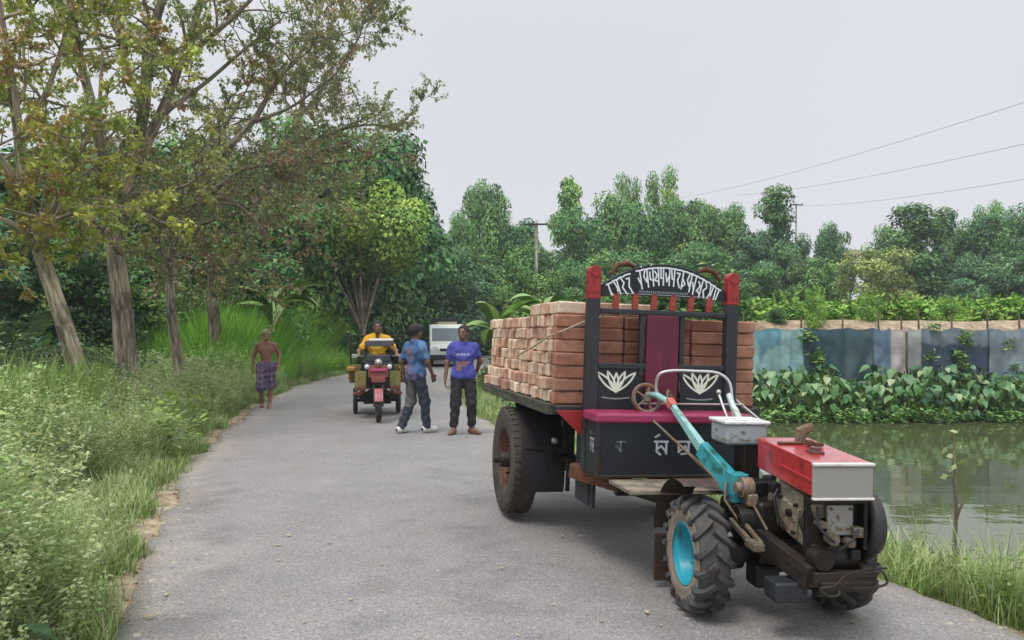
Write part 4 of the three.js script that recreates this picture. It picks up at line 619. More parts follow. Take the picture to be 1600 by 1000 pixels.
  for (const [x, y, k] of [[-0.27, 1.94, 1], [0.36, 1.93, -1]]) part(cart, 'sign_scroll', new GB().tube([V(x - 0.09 * k, y - 0.05, HZ - 0.03), V(x - 0.04 * k, y + 0.015, HZ - 0.03), V(x + 0.03 * k, y + 0.03, HZ - 0.03), V(x + 0.085 * k, y + 0.005, HZ - 0.03)], [0.012, 0.02, 0.02, 0.01], 8).geo(), M.rust);
  for (const o of cart.children) if (['post', 'post_top', 'rail', 'baluster', 'mullion', 'back_pad', 'lotus_panel', 'kick_board', 'sign_board', 'sign_scroll'].includes(o.name)) o.position.x -= 0.05;
  // seat and box
  part(cart, 'seat', rbox(1.08, 0.065, 0.30, -0.06, 0.957, 0.31, 0, 0, 0, 0.022), mat([0.46, 0.045, 0.14], 0.28, 0, { map: tCloth, bumpMap: tGrain, bumpScale: 0.002 }));
  const boxT = canvasTex(1024, 384, (c, w, h) => {
    const r = rngOf(61); c.fillStyle = '#171c22'; c.fillRect(0, 0, w, h); for (let i = 0; i < 1500; i++) { c.fillStyle = `rgba(${80 + 40 * r() | 0},${84 + 30 * r() | 0},88,${0.03 + 0.07 * r()})`; c.fillRect(r() * w, r() * h, 2 + 14 * r(), 1 + 4 * r()); }
    c.strokeStyle = '#b9bfc6'; c.lineWidth = 15; c.lineCap = 'round'; const st = (a) => { c.beginPath(); a.forEach(([x, y], i) => i ? c.lineTo(x, y) : c.moveTo(x, y)); c.stroke(); };
    c.translate(-190, 10); st([[560, 118], [650, 118]]); st([[640, 118], [640, 205]]); st([[575, 118], [575, 175], [605, 150], [640, 190]]); st([[575, 190], [600, 210]]); st([[565, 85], [590, 70]]);
    st([[710, 118], [805, 118]]); st([[722, 118], [728, 190], [770, 150], [795, 185]]); st([[795, 118], [795, 200], [745, 208]]);
    c.globalAlpha = 0.35; st([[330, 120], [330, 190]]); st([[300, 150], [330, 180]]); st([[305, 120], [362, 120]]);
  });
  part(cart, 'seat_box', put(new THREE.BoxGeometry(1.02, 0.34, 0.28), -0.06, 0.755, 0.30), mat([0.85, 0.85, 0.87], 0.5, 0, { map: boxT }));
  part(cart, 'box_edge', merge(rbox(0.025, 0.37, 0.03, -0.575, 0.77, 0.432), rbox(1.05, 0.02, 0.03, -0.06, 0.592, 0.436)), M.darkSteel);
  part(cart, 'foot_board', merge(rbox(0.98, 0.025, 0.2, -0.02, 0.565, 0.56), rbox(0.98, 0.025, 0.16, -0.02, 0.565, 0.745)), M.plank ??= mat([0.42, 0.39, 0.35], 0.9, 0, { map: tWood, bumpMap: tWood, bumpScale: 0.004 }));
  part(cart, 'drawbar', merge(bar(V(-0.52, 0.545, 0.0), V(0.12, 0.43, 1.0), 0.07, 0.09), bar(V(0.52, 0.545, 0.0), V(0.24, 0.43, 1.0), 0.07, 0.09), rbox(0.9, 0.1, 0.05, 0, 0.52, 0.42), bar(V(0.18, 0.42, 0.95), V(0.24, 0.40, 1.28), 0.09, 0.09)), M.darkSteel);
  part(cart, 'drawbar_sleeve', bar(V(-0.6, 0.56, 0.0), V(-0.38, 0.52, 0.3), 0.085, 0.095), M.rust);
  part(cart, 'front_rod', merge(new GB().tube([V(-0.2, 1.03, 0.2), V(0.55, 1.035, 0.2)], [0.008, 0.008], 6).geo(), bar(V(0.53, 1.06, 0.12), V(0.66, 0.9, 0.32), 0.02, 0.02)), M.steel);
}
{ // wheel lying on the seat: two spoked pulleys leaning on the headboard
  const q = V(-0.195, 1.072, 0.27).applyEuler(new THREE.Euler(0, YAW, ROLL, 'YXZ')).add(cart.position), t = thing('spoked_wheel', 'grey spoked hand wheel leaning on the pink seat', 'hand wheel', q, YAW);
  const spokes = [0, 1, 2, 3, 4].map((k) => bar(V(0, 0, 0.01), V(Math.cos(k * 1.257) * 0.085, Math.sin(k * 1.257) * 0.085, 0), 0.018, 0.014));
  const m = mat([0.32, 0.30, 0.28], 0.7, 0.2, { map: tRust }); part(t, 'rim', put(new THREE.TorusGeometry(0.09, 0.014, 10, 36), 0, 0, 0, -0.25), m); part(t, 'spokes', put(merge(spokes, cyl(0.025, 0.025, 0.05, 0, 0, 0, Math.PI / 2)), 0, 0, 0, -0.25), m);
  const u = copyOf(t, 'smaller grey pulley right of the spoked hand wheel on the pink seat'); u.position.add(V(0.165, -0.02, -0.02)); u.rotation.y = YAW + 0.9; u.scale.setScalar(0.75);
}
{ // the bricks: shell of single bricks, core behind them
  const bx = 0.243, by = 0.0865, bz = 0.071, r = rngOf(303), LAYY = BEDY + 0.002;
  const stack = thing('brick_stack', 'stack of orange-red bricks on edge filling the trailer', 'brick stack', cart.position.clone()); stack.rotation.copy(cart.rotation);
  const geos = [0, 1, 2, 3].map((k) => { const P = [], c = 0.005; for (const x of [-1, 1]) for (const y of [-1, 1]) for (const z of [-1, 1]) { const j = () => (r() - 0.5) * 0.004, X = x * (bx / 2 - 0.001), Y = y * (by / 2 - 0.001), Z = z * (bz / 2 - 0.001), e = c + r() * 0.006; P.push(V(X - x * e + j(), Y, Z - z * e), V(X, Y - y * e + j(), Z - z * e), V(X - x * e, Y - y * e, Z + j())); } const g = new ConvexGeometry(P), p = g.attributes.position, n = g.attributes.normal, uv = []; for (let i = 0; i < p.count; i++) { const ax = Math.abs(n.getX(i)), ay = Math.abs(n.getY(i)), az = Math.abs(n.getZ(i)); uv.push((ax > ay && ax > az ? p.getZ(i) : p.getX(i)) * 3 + k * 0.27, (ay > az && ay > ax ? p.getZ(i) : p.getY(i)) * 3 + k * 0.41); } g.setAttribute('uv', new THREE.Float32BufferAttribute(uv, 2)); return g; });
  const tones = [[0.737, 0.541, 0.418], [0.811, 0.636, 0.504], [0.638, 0.419, 0.316], [0.86, 0.73, 0.604], [0.516, 0.311, 0.245], [0.713, 0.473, 0.359], [0.836, 0.676, 0.534]].map((c) => mat(c, 0.92, 0, { map: tBrick, bumpMap: tBrick, bumpScale: 0.004 }));
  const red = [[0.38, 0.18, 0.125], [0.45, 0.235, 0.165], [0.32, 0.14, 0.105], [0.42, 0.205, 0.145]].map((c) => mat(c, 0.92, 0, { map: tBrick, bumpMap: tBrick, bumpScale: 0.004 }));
  const one = (x, y, z, ry = 0, ms = tones) => { const o = part(stack, 'brick', geos[r() * 4 | 0], ms[r() * ms.length | 0]); o.position.set(x, y, z); o.rotation.set((r() - 0.5) * 0.07, ry + (r() - 0.5) * 0.07, (r() - 0.5) * 0.03); return o; };
  const rows = 7, cols = 28, pz = 2.24 / cols; let n = 0;
  for (let j = 0; j < rows; j++) { const y = LAYY + by * (j + 0.5) + 0.001 * j, inset = (j < 2 ? -0.01 : 0.03) + 0.006 * r(); for (let i = 1; i < cols; i++) { one(-0.75 + bx / 2 + inset + (r() - 0.5) * 0.05, y + (r() - 0.5) * 0.012, -0.09 - pz * (i + (j % 2) * 0.0) - 0.03, 0); n++; } }
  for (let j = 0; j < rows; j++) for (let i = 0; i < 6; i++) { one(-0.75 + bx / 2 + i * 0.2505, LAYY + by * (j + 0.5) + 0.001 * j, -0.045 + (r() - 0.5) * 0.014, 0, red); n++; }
  for (let j = 0; j < rows; j++) { const y = LAYY + by * (j + 0.5); for (let i = 1; i < 5; i++) { one(0.75 - bx / 2 + (r() - 0.5) * 0.02, y, -0.045 - pz * i, 0); n++; } }
  for (let i = 0; i < 10; i++) { one(-0.75 + bx / 2 + 0.03 + (r() - 0.5) * 0.03, LAYY + by * 7.5 + 0.01, -0.10 - pz * i, 0); n++; }
  for (const [x, z] of [[-0.42, -0.06], [-0.17, -0.07]]) { one(x, LAYY + by * 7.5 + 0.01, z, 0.06); n++; }
  const core = [], mm = new THREE.Matrix4(); for (let j = 0; j < rows; j++) for (let i = 1; i < cols; i++) for (let k = 1; k < 6; k++) { if (i < 5 && k === 5) continue; core.push([-0.75 + bx / 2 + k * 0.2505, LAYY + by * (j + 0.5), -0.075 - pz * i]); }
  const im = new THREE.InstancedMesh(geos[0], tones[0], core.length); core.forEach(([x, y, z], i) => im.setMatrixAt(i, mm.makeTranslation(x, y, z))); im.name = 'brick_core'; im.userData.kind = 'stuff'; im.castShadow = im.receiveShadow = true; stack.add(im);
  // rope
  const toW = (v) => v.applyEuler(stack.rotation).add(stack.position);
  solo('rope', new GB().tube([V(-0.49, 1.60, 0.17), V(-0.58, 1.56, 0.06), V(-0.70, 1.50, 0.015), V(-0.775, 1.46, -0.08), V(-0.775, 1.38, -0.5), V(-0.775, 1.30, -1.0)].map(toW), [0.008, 0.008, 0.008, 0.008, 0.008, 0.008], 6).geo(), mat([0.36, 0.3, 0.22], 0.95), 'thin brown rope tied from the left red-topped post across the bricks', 'rope');
}
// ------------------------------------------------------------------ two-wheeled tiller
const till = thing('power_tiller', 'two-wheeled tiller with red hood and teal handlebars pulling the brick trailer', 'tiller', V(1.40, -0.017, -4.24), 7 * Math.PI / 180); till.rotation.set(0, 7 * Math.PI / 180, -0.02, 'YXZ');
{
  const teal = mat([0.05, 0.36, 0.42], 0.35, 0, { map: tDirt }), tealPale = mat([0.30, 0.56, 0.56], 0.4, 0, { map: tDirt }), rimM = mat([0.02, 0.36, 0.48], 0.4, 0, { map: tDirt });
  const prof = [[0.165, -0.06], [0.175, -0.075], [0.21, -0.085], [0.25, -0.085], [0.275, -0.078], [0.283, -0.06], [0.286, 0], [0.283, 0.06], [0.275, 0.078], [0.25, 0.085], [0.21, 0.085], [0.175, 0.075], [0.165, 0.06]].map(([a, b]) => new THREE.Vector2(a, b));
  const sweep = (Q, w, h) => { const b = new GB(), cor = Q.map((p, i) => { const t = Q[Math.min(i + 1, Q.length - 1)].clone().sub(Q[Math.max(i - 1, 0)]).normalize(), up = V(Math.sign(p.x) * (i > 5 ? 1 : 0.15), 0, 0).add(V(0, p.y, p.z).normalize().multiplyScalar(i > 5 ? 0.4 : 1)), sd = t.clone().cross(up).normalize(), n = sd.clone().cross(t).normalize(); return [[-0.5, -0.7], [-0.5, 0.2], [-0.36, 0.5], [0.36, 0.5], [0.5, 0.2], [0.5, -0.7]].map(([u, v]) => p.clone().addScaledVector(sd, u * w).addScaledVector(n, v * h)); }), face = (A, B, C2, D) => { const n = B.clone().sub(A).cross(D.clone().sub(A)).normalize(), k = b.p.length / 3; for (const v of [A, B, C2, D]) { b.p.push(v.x, v.y, v.z); b.n.push(n.x, n.y, n.z); b.u.push(v.x * 4, v.y * 4 + v.z * 4); } b.i.push(k, k + 1, k + 2, k, k + 2, k + 3); }; for (let i = 1; i < cor.length; i++) for (let k = 0; k < 5; k++) face(cor[i - 1][k], cor[i - 1][k + 1], cor[i][k + 1], cor[i][k]); for (const c of [cor[0], cor[cor.length - 1]]) { face(c[0], c[1], c[4], c[5]); face(c[1], c[2], c[3], c[4]); } return b.geo(); };
  const tread = put(new THREE.LatheGeometry(prof, 48), 0, 0, 0, 0, 0, Math.PI / 2), lugs = [], K = 17;
  for (let k = 0; k < K; k++) for (const s of [-1, 1]) { // curved chevron bars
    const a0 = (k + (s > 0 ? 0.5 : 0)) / K * Math.PI * 2; 
    const P = []; for (let i = 0; i <= 5; i++) { const f = i / 5, x = s * (0.004 + 0.088 * f), rr = 0.299 - 0.026 * f ** 3, a = a0 + 0.30 * f - 0.06 * f * f; P.push([x, rr, a]); }
    P.push([s * 0.094, 0.262, 0], [s * 0.089, 0.236, 0]); P[6][2] = P[7][2] = P[5][2] + 0.01;
    lugs.push(sweep(P.map(([x, rr, a]) => V(x, Math.cos(a) * rr, Math.sin(a) * rr)), 0.032, 0.03));
  }
  const lugG = merge(lugs), wallG = put(new THREE.LatheGeometry([[0.172, -0.079], [0.19, -0.084], [0.21, -0.0885], [0.25, -0.0885], [0.268, -0.083]].map(([a, b]) => new THREE.Vector2(a, b)), 48), 0, 0, 0, 0, 0, -Math.PI / 2);
  const rimG = merge(put(new THREE.LatheGeometry([[0.035, -0.01], [0.09, -0.015], [0.115, -0.015], [0.135, 0.0], [0.14, 0.05], [0.152, 0.062], [0.168, 0.066], [0.172, 0.078], [0.166, 0.08]].map(([a, b]) => new THREE.Vector2(a, b)), 40), 0, 0, 0, 0, 0, Math.PI / 2), put(new THREE.LatheGeometry([[0.14, -0.08], [0.14, 0.05]].map(([a, b]) => new THREE.Vector2(a, b)), 40), 0, 0, 0, 0, 0, Math.PI / 2));
  rimM.side = THREE.DoubleSide;
  for (const s of [-1, 1]) {
    const w = sub(till, 'wheel'); w.position.set(s * 0.4, 0.314, 0); if (s > 0) w.rotation.y = Math.PI;
    part(w, 'tyre', tread, s < 0 ? M.rubberDusty : M.rubber); part(w, 'tyre_lugs', lugG, M.lug ??= mat([0.06, 0.06, 0.062], 0.75, 0, { map: tDirt })); part(w, 'sidewall', wallG, M.wall ??= mat([0.48, 0.41, 0.36], 0.9, 0, { map: tSoil })); part(w, 'rim', rimG, rimM);
    part(w, 'hub', merge(cyl(0.045, 0.05, 0.05, 0.02, 0, 0, 0, 0, Math.PI / 2), ...[0, 1, 2, 3, 4].map((k) => cyl(0.01, 0.01, 0.025, -0.0, Math.cos(k * 1.257) * 0.08, Math.sin(k * 1.257) * 0.08, 0, 0, Math.PI / 2, 6))), teal);
  }
  part(till, 'axle', merge(cyl(0.05, 0.05, 0.7, 0, 0.314, 0, 0, 0, Math.PI / 2), rbox(0.2, 0.2, 0.24, 0, 0.33, 0.0, 0, 0, 0, 0.03), cyl(0.085, 0.085, 0.08, -0.2, 0.314, 0, 0, 0, Math.PI / 2), rbox(0.14, 0.12, 0.14, -0.06, 0.22, 0.08, 0, 0, 0, 0.02)), M.grease);
  // gearbox, clutch housing, belt drive
  part(till, 'gearbox', merge(rbox(0.24, 0.3, 0.34, 0, 0.47, -0.02, 0, 0, 0, 0.03), rbox(0.2, 0.16, 0.2, -0.02, 0.62, -0.1, 0, 0, 0, 0.02), cyl(0.09, 0.09, 0.1, -0.16, 0.5, 0.05, 0, 0, Math.PI / 2), cyl(0.05, 0.05, 0.06, -0.19, 0.56, -0.08, 0, 0, Math.PI / 2), ...[0, 1, 2, 3, 4, 5].map((k) => cyl(0.009, 0.009, 0.03, -0.205, 0.5 + 0.075 * Math.cos(k * 1.047), 0.05 + 0.075 * Math.sin(k * 1.047), 0, 0, Math.PI / 2, 6))), M.grease);
  part(till, 'clutch_housing', merge(cyl(0.055, 0.055, 0.06, -0.15, 0.68, 0.05, 0, 0, Math.PI / 2), cyl(0.03, 0.03, 0.1, -0.16, 0.68, 0.05, 0, 0, Math.PI / 2), rbox(0.06, 0.07, 0.08, -0.13, 0.62, 0.07, 0, 0, 0, 0.012)), mat([0.42, 0.36, 0.3], 0.55, 0.2, { map: tRust }));
  part(till, 'linkage', merge(bar(V(-0.2, 0.58, -0.1), V(-0.17, 0.44, 0.3), 0.02, 0.02), bar(V(-0.22, 0.50, 0.02), V(-0.2, 0.42, 0.28), 0.025, 0.03), bar(V(-0.14, 0.7, -0.05), V(-0.12, 0.5, 0.25), 0.012, 0.012), rbox(0.06, 0.04, 0.12, -0.2, 0.43, 0.28), new GB().tube([V(-0.2, 0.68, -0.1), V(-0.24, 0.6, -0.02), V(-0.2, 0.5, 0.1), V(-0.16, 0.46, 0.2)], [0.008, 0.008, 0.008, 0.008], 6).geo()), M.castGrey);
  // frame rails to the front bumper
  part(till, 'frame', merge(bar(V(-0.13, 0.46, -0.05), V(-0.03, 0.34, 0.54), 0.06, 0.11), bar(V(0.2, 0.47, -0.05), V(0.26, 0.34, 0.54), 0.06, 0.09), rbox(0.34, 0.05, 0.06, 0.09, 0.36, 0.42, 0.2), rbox(0.34, 0.05, 0.06, 0.09, 0.40, 0.2, 0.2)), M.darkSteel);
  part(till, 'bumper', merge(rbox(0.32, 0.06, 0.05, 0.13, 0.345, 0.55), rbox(0.26, 0.05, 0.1, 0.13, 0.305, 0.53), cyl(0.03, 0.03, 0.1, 0.05, 0.28, 0.54, 0, 0, Math.PI / 2), bar(V(0.0, 0.33, 0.56), V(-0.05, 0.29, 0.45), 0.04, 0.05)), M.darkSteel);
  const tube = (pts, rr) => new GB().tube(new THREE.CatmullRomCurve3(pts).getPoints(24), Array(25).fill(rr), 7).geo();
  part(till, 'bumper_rod', merge(tube([V(0.33, 0.395, 0.58), V(0.2, 0.392, 0.6), V(0.1, 0.37, 0.61), V(0.05, 0.325, 0.61), V(-0.02, 0.31, 0.6)], 0.006), tube([V(-0.02, 0.305, 0.6), V(0.02, 0.275, 0.61), V(0.07, 0.28, 0.61), V(0.08, 0.30, 0.6)], 0.007), tube([V(0.31, 0.38, 0.58), V(0.33, 0.33, 0.59), V(0.27, 0.31, 0.6), V(0.14, 0.31, 0.61)], 0.006)), M.darkSteel);
  part(till, 'counterweight', rbox(0.17, 0.1, 0.14, -0.1, 0.25, 0.42, 0, 0, 0, 0.015), M.blackPaint);
  // engine
  part(till, 'engine_block', merge(rbox(0.24, 0.26, 0.36, 0.1, 0.6, 0.30, 0.16, 0, 0, 0.03), cyl(0.06, 0.06, 0.26, 0.1, 0.62, 0.12, 0, 0, Math.PI / 2), rbox(0.03, 0.16, 0.2, -0.025, 0.58, 0.3, 0.16, 0, 0, 0.02)), mat([0.42, 0.40, 0.34], 0.6, 0.2, { map: tRust, bumpMap: tGrain, bumpScale: 0.002 }));
  part(till, 'engine_fittings', merge(cyl(0.02, 0.02, 0.04, -0.04, 0.61, 0.34, 0, 0, Math.PI / 2), ...[[0.52, 0.22], [0.52, 0.38], [0.67, 0.24], [0.66, 0.4]].map(([y, z]) => cyl(0.01, 0.01, 0.02, -0.045, y, z, 0, 0, Math.PI / 2, 6)), tube([V(-0.04, 0.7, 0.2), V(-0.07, 0.66, 0.22), V(-0.06, 0.56, 0.26), V(-0.03, 0.5, 0.3)], 0.009), tube([V(-0.03, 0.66, 0.46), V(-0.06, 0.6, 0.48), V(-0.03, 0.52, 0.48)], 0.008), rbox(0.05, 0.05, 0.06, -0.04, 0.7, 0.16)), M.grease);
  part(till, 'radiator', merge(rbox(0.3, 0.03, 0.06, 0.1, 0.715, 0.53), rbox(0.022, 0.26, 0.05, 0.245, 0.60, 0.52), rbox(0.27, 0.26, 0.03, 0.1, 0.59, 0.47), rbox(0.24, 0.12, 0.12, 0.1, 0.44, 0.46, 0, 0, 0, 0.04), cyl(0.07, 0.07, 0.22, 0.1, 0.42, 0.46, 0, 0, Math.PI / 2), cyl(0.05, 0.06, 0.08, 0.02, 0.43, 0.53, Math.PI / 2), rbox(0.05, 0.05, 0.05, 0.19, 0.45, 0.53)), M.grease);
  part(till, 'front_plate', rbox(0.135, 0.15, 0.02, 0.12, 0.615, 0.52, 0, 0, 0, 0.008), mat([0.36, 0.36, 0.34], 0.45, 0.5, { map: tDirt }));
  for (const [n2, g] of [['oil_cap', cyl(0.03, 0.03, 0.05, 0.07, 0.53, 0.54, Math.PI / 2)], ['drain_plug', cyl(0.022, 0.022, 0.06, 0.16, 0.51, 0.535, Math.PI / 2)], ['oil_cap', cyl(0.018, 0.018, 0.08, 0.02, 0.60, 0.52, Math.PI / 2)], ['hose', tube([V(0.0, 0.68, 0.53), V(-0.01, 0.6, 0.56), V(0.04, 0.54, 0.57), V(0.1, 0.5, 0.55)], 0.007)], ['fuel_filter', rbox(0.05, 0.05, 0.06, 0.2, 0.56, 0.53)], ['hose', tube([V(0.2, 0.58, 0.55), V(0.17, 0.55, 0.58), V(0.12, 0.5, 0.57), V(0.1, 0.46, 0.54)], 0.006)], ['bolt', cyl(0.008, 0.008, 0.02, 0.07, 0.67, 0.532, Math.PI / 2, 0, 0, 6)], ['bolt', cyl(0.008, 0.008, 0.02, 0.17, 0.67, 0.532, Math.PI / 2, 0, 0, 6)]]) part(till, n2, g, n2 === 'hose' ? M.rubber : M.castGrey);
  const fly = sub(till, 'flywheel'); fly.position.set(0.295, 0.575, 0.40);
  part(fly, 'belt_rim', merge(put(new THREE.TorusGeometry(0.165, 0.03, 12, 44), 0, 0, 0, 0, Math.PI / 2), put(new THREE.TorusGeometry(0.15, 0.024, 10, 44), 0.03, 0, 0, 0, Math.PI / 2)), mat([0.05, 0.048, 0.046], 0.5, 0.3, { map: tDirt }));
  part(fly, 'disc', cyl(0.15, 0.15, 0.04, 0, 0, 0, 0, 0, Math.PI / 2, 36), M.grease);
  part(till, 'flywheel_guard', put(new THREE.TorusGeometry(0.205, 0.014, 8, 30, 2.6), 0.315, 0.59, 0.40, 0, Math.PI / 2, -1.0), M.steel);
  // hood: sheet-metal cover, tapering to the front, with silver nose
  const hoodShape = (x0, x1, z0, z1, y00, y01, y10, y11) => { const P = []; for (const x of [x0, x1]) P.push(V(x, y00, z0), V(x, y01, z0), V(x, y10, z1), V(x, y11, z1)); const e = 0.006, Q = []; const c = P.reduce((a, b) => a.add(b), V(0, 0, 0)).divideScalar(8); for (const p of P) for (const ax of [0, 1, 2]) { const q = p.clone(); for (const k of [0, 1, 2]) if (k !== ax) q.setComponent(k, q.getComponent(k) - Math.sign(p.getComponent(k) - c.getComponent(k)) * e); Q.push(q); } return boxUV(new ConvexGeometry(Q)); };
  const hm = new THREE.MeshPhysicalMaterial({ color: C(0.52, 0.028, 0.035), roughness: 0.35, clearcoat: 1, clearcoatRoughness: 0.16, map: tDirt }), hoodTop = hm;
  const hood = sub(till, 'hood'); hood.rotation.y = 0;
  part(hood, 'side_cover', hoodShape(-0.05, 0.244, -0.03, 0.57, 0.775, 0.936, 0.735, 0.888), hm);
  part(hood, 'top_cover', hoodShape(-0.052, 0.246, -0.032, 0.572, 0.930, 0.942, 0.884, 0.896), hoodTop);
  part(hood, 'side_rib', merge(bar(V(-0.052, 0.835, 0.24), V(-0.052, 0.812, 0.57), 0.008, 0.016), bar(V(-0.052, 0.87, 0.24), V(-0.052, 0.838, 0.24), 0.008, 0.012)), hm);
  part(hood, 'nose', hoodShape(-0.056, 0.25, 0.57, 0.592, 0.728, 0.89, 0.73, 0.888), mat([0.31, 0.30, 0.28], 0.5, 0.25, { bumpMap: tGrain, bumpScale: 0.001 }));
  part(hood, 'nose_trim', merge(rbox(0.312, 0.016, 0.03, 0.097, 0.895, 0.586), rbox(0.312, 0.012, 0.026, 0.097, 0.731, 0.588)), M.white);
  part(hood, 'fuel_cap', merge(rbox(0.07, 0.03, 0.07, 0.075, 0.915, 0.36, 0.08), cyl(0.026, 0.03, 0.03, 0.075, 0.93, 0.36)), mat([0.10, 0.04, 0.035], 0.6));
  part(hood, 'top_latch', merge(rbox(0.14, 0.012, 0.03, 0.05, 0.937, 0.15, 0.08), rbox(0.03, 0.03, 0.05, 0.13, 0.945, 0.2), rbox(0.05, 0.022, 0.03, 0.17, 0.94, 0.22)), M.rust);
  part(till, 'exhaust', merge(new GB().tube([V(0.13, 0.93, 0.1), V(0.135, 0.985, 0.1), V(0.15, 1.0, 0.1)], [0.03, 0.03, 0.03], 12).geo(), bar(V(0.11, 0.985, 0.1), V(0.20, 1.02, 0.1), 0.045, 0.05, 0.018)), mat([0.34, 0.26, 0.2], 0.8, 0.2, { map: tRust }));
  // white tool tank behind the hood
  part(till, 'tool_tank', merge(rbox(0.25, 0.12, 0.24, -0.07, 0.945, -0.24, 0, 0, 0, 0.02)), mat([0.34, 0.38, 0.40], 0.45, 0, { map: tDirt }));
  part(till, 'tank_lid', merge(rbox(0.27, 0.02, 0.26, -0.07, 1.012, -0.24, 0, 0, 0, 0.008)), mat([0.80, 0.82, 0.82], 0.4, 0, { map: tDirt }));
  part(till, 'tank_stand', merge(rbox(0.2, 0.3, 0.14, 0.02, 0.76, -0.21)), M.grease);
  // handlebars
  const taper = (a, b, w0, h0, w1, h1) => { const z = b.clone().sub(a).normalize(), x = V(0, 1, 0).cross(z).normalize(), y = z.clone().cross(x), Q = []; for (const [p, w, h] of [[a, w0, h0], [b, w1, h1]]) for (const s of [-1, 1]) for (const t of [-1, 1]) for (const e of [0.006, 0]) Q.push(p.clone().addScaledVector(x, s * (w / 2 - e)).addScaledVector(y, t * (h / 2 - (0.006 - e)))); return boxUV(new ConvexGeometry(Q)); };
  const lo = V(-0.16, 0.66, -0.10), mi = V(-0.245, 0.83, -0.36), hi = V(-0.33, 1.075, -0.70), gr = V(-0.39, 1.115, -0.80), ge = V(-0.43, 1.11, -0.87);
  const hb = sub(till, 'handlebar'); part(hb, 'bracket', merge(taper(lo, mi, 0.06, 0.13, 0.05, 0.10), rbox(0.09, 0.16, 0.1, -0.15, 0.66, -0.06)), teal); part(hb, 'bar', taper(mi.clone().lerp(lo, 0.15), hi, 0.046, 0.07, 0.032, 0.036), tealPale); part(hb, 'red_band', bar(hi.clone().lerp(mi, 0.1), hi.clone().lerp(mi, -0.05), 0.046, 0.048), mat([0.55, 0.12, 0.1], 0.5)); part(hb, 'grip', new GB().tube([hi.clone().lerp(mi, 0.02), gr, ge], [0.02, 0.02, 0.019], 10).geo(), tealPale);
  const lo2 = V(0.04, 0.68, -0.12), hi2 = V(0.055, 1.04, -0.6), gr2 = V(0.05, 1.13, -0.68);
  const hb2 = sub(till, 'handlebar'); part(hb2, 'bar', merge(taper(lo2, hi2, 0.055, 0.11, 0.034, 0.05), new GB().tube([hi2, gr2], [0.02, 0.018], 10).geo()), mat([0.58, 0.68, 0.67], 0.4, 0, { map: tDirt }));
  part(till, 'handle_hoop', merge(tube([gr.clone(), V(-0.395, 1.19, -0.79), V(-0.385, 1.25, -0.76), V(-0.33, 1.272, -0.75), V(-0.15, 1.274, -0.74), V(0.0, 1.262, -0.72), V(0.06, 1.21, -0.7), V(0.075, 1.1, -0.68)], 0.010)), mat([0.55, 0.55, 0.54], 0.4, 0.5));
  part(till, 'gear_lever', merge(tube([V(-0.05, 1.14, -0.6), V(-0.03, 1.0, -0.5), V(0.0, 0.9, -0.4)], 0.009), put(new THREE.SphereGeometry(0.018, 10, 8), -0.05, 1.15, -0.6)), M.steel);
  part(till, 'clutch_rod', merge(tube([V(-0.45, 0.96, -0.66), V(-0.33, 0.82, -0.45), V(-0.2, 0.66, -0.2)], 0.008), tube([V(-0.36, 0.86, -0.55), V(-0.26, 0.74, -0.3), V(-0.18, 0.6, -0.1)], 0.006)), M.castGrey);
  // wheel fenders: curved strips behind and over each wheel
  for (const s of [-1, 1]) { const g = new THREE.CylinderGeometry(0.40, 0.40, 0.2, 26, 1, true, Math.PI - 0.95 - 0.9 + Math.PI * 0.0, 1.75); put(g, 0, 0, 0, 0, 0, Math.PI / 2); const f = part(till, 'fender', g, M.fender ??= mat([0.10, 0.07, 0.06], 0.7, 0.1, { map: tRust, side: THREE.DoubleSide })); f.position.set(s * 0.42, 0.314, 0); f.name = 'fender';
    const flap = part(till, 'mud_flap', rbox(0.19, 0.28, 0.012, s * 0.42, 0.18, -0.395, 0, 0, 0, 0.004), M.fender); }
  part(till, 'hitch', merge(rbox(0.12, 0.1, 0.3, 0.1, 0.42, -0.3), cyl(0.02, 0.02, 0.16, 0.1, 0.42, -0.42)), M.darkSteel);
}
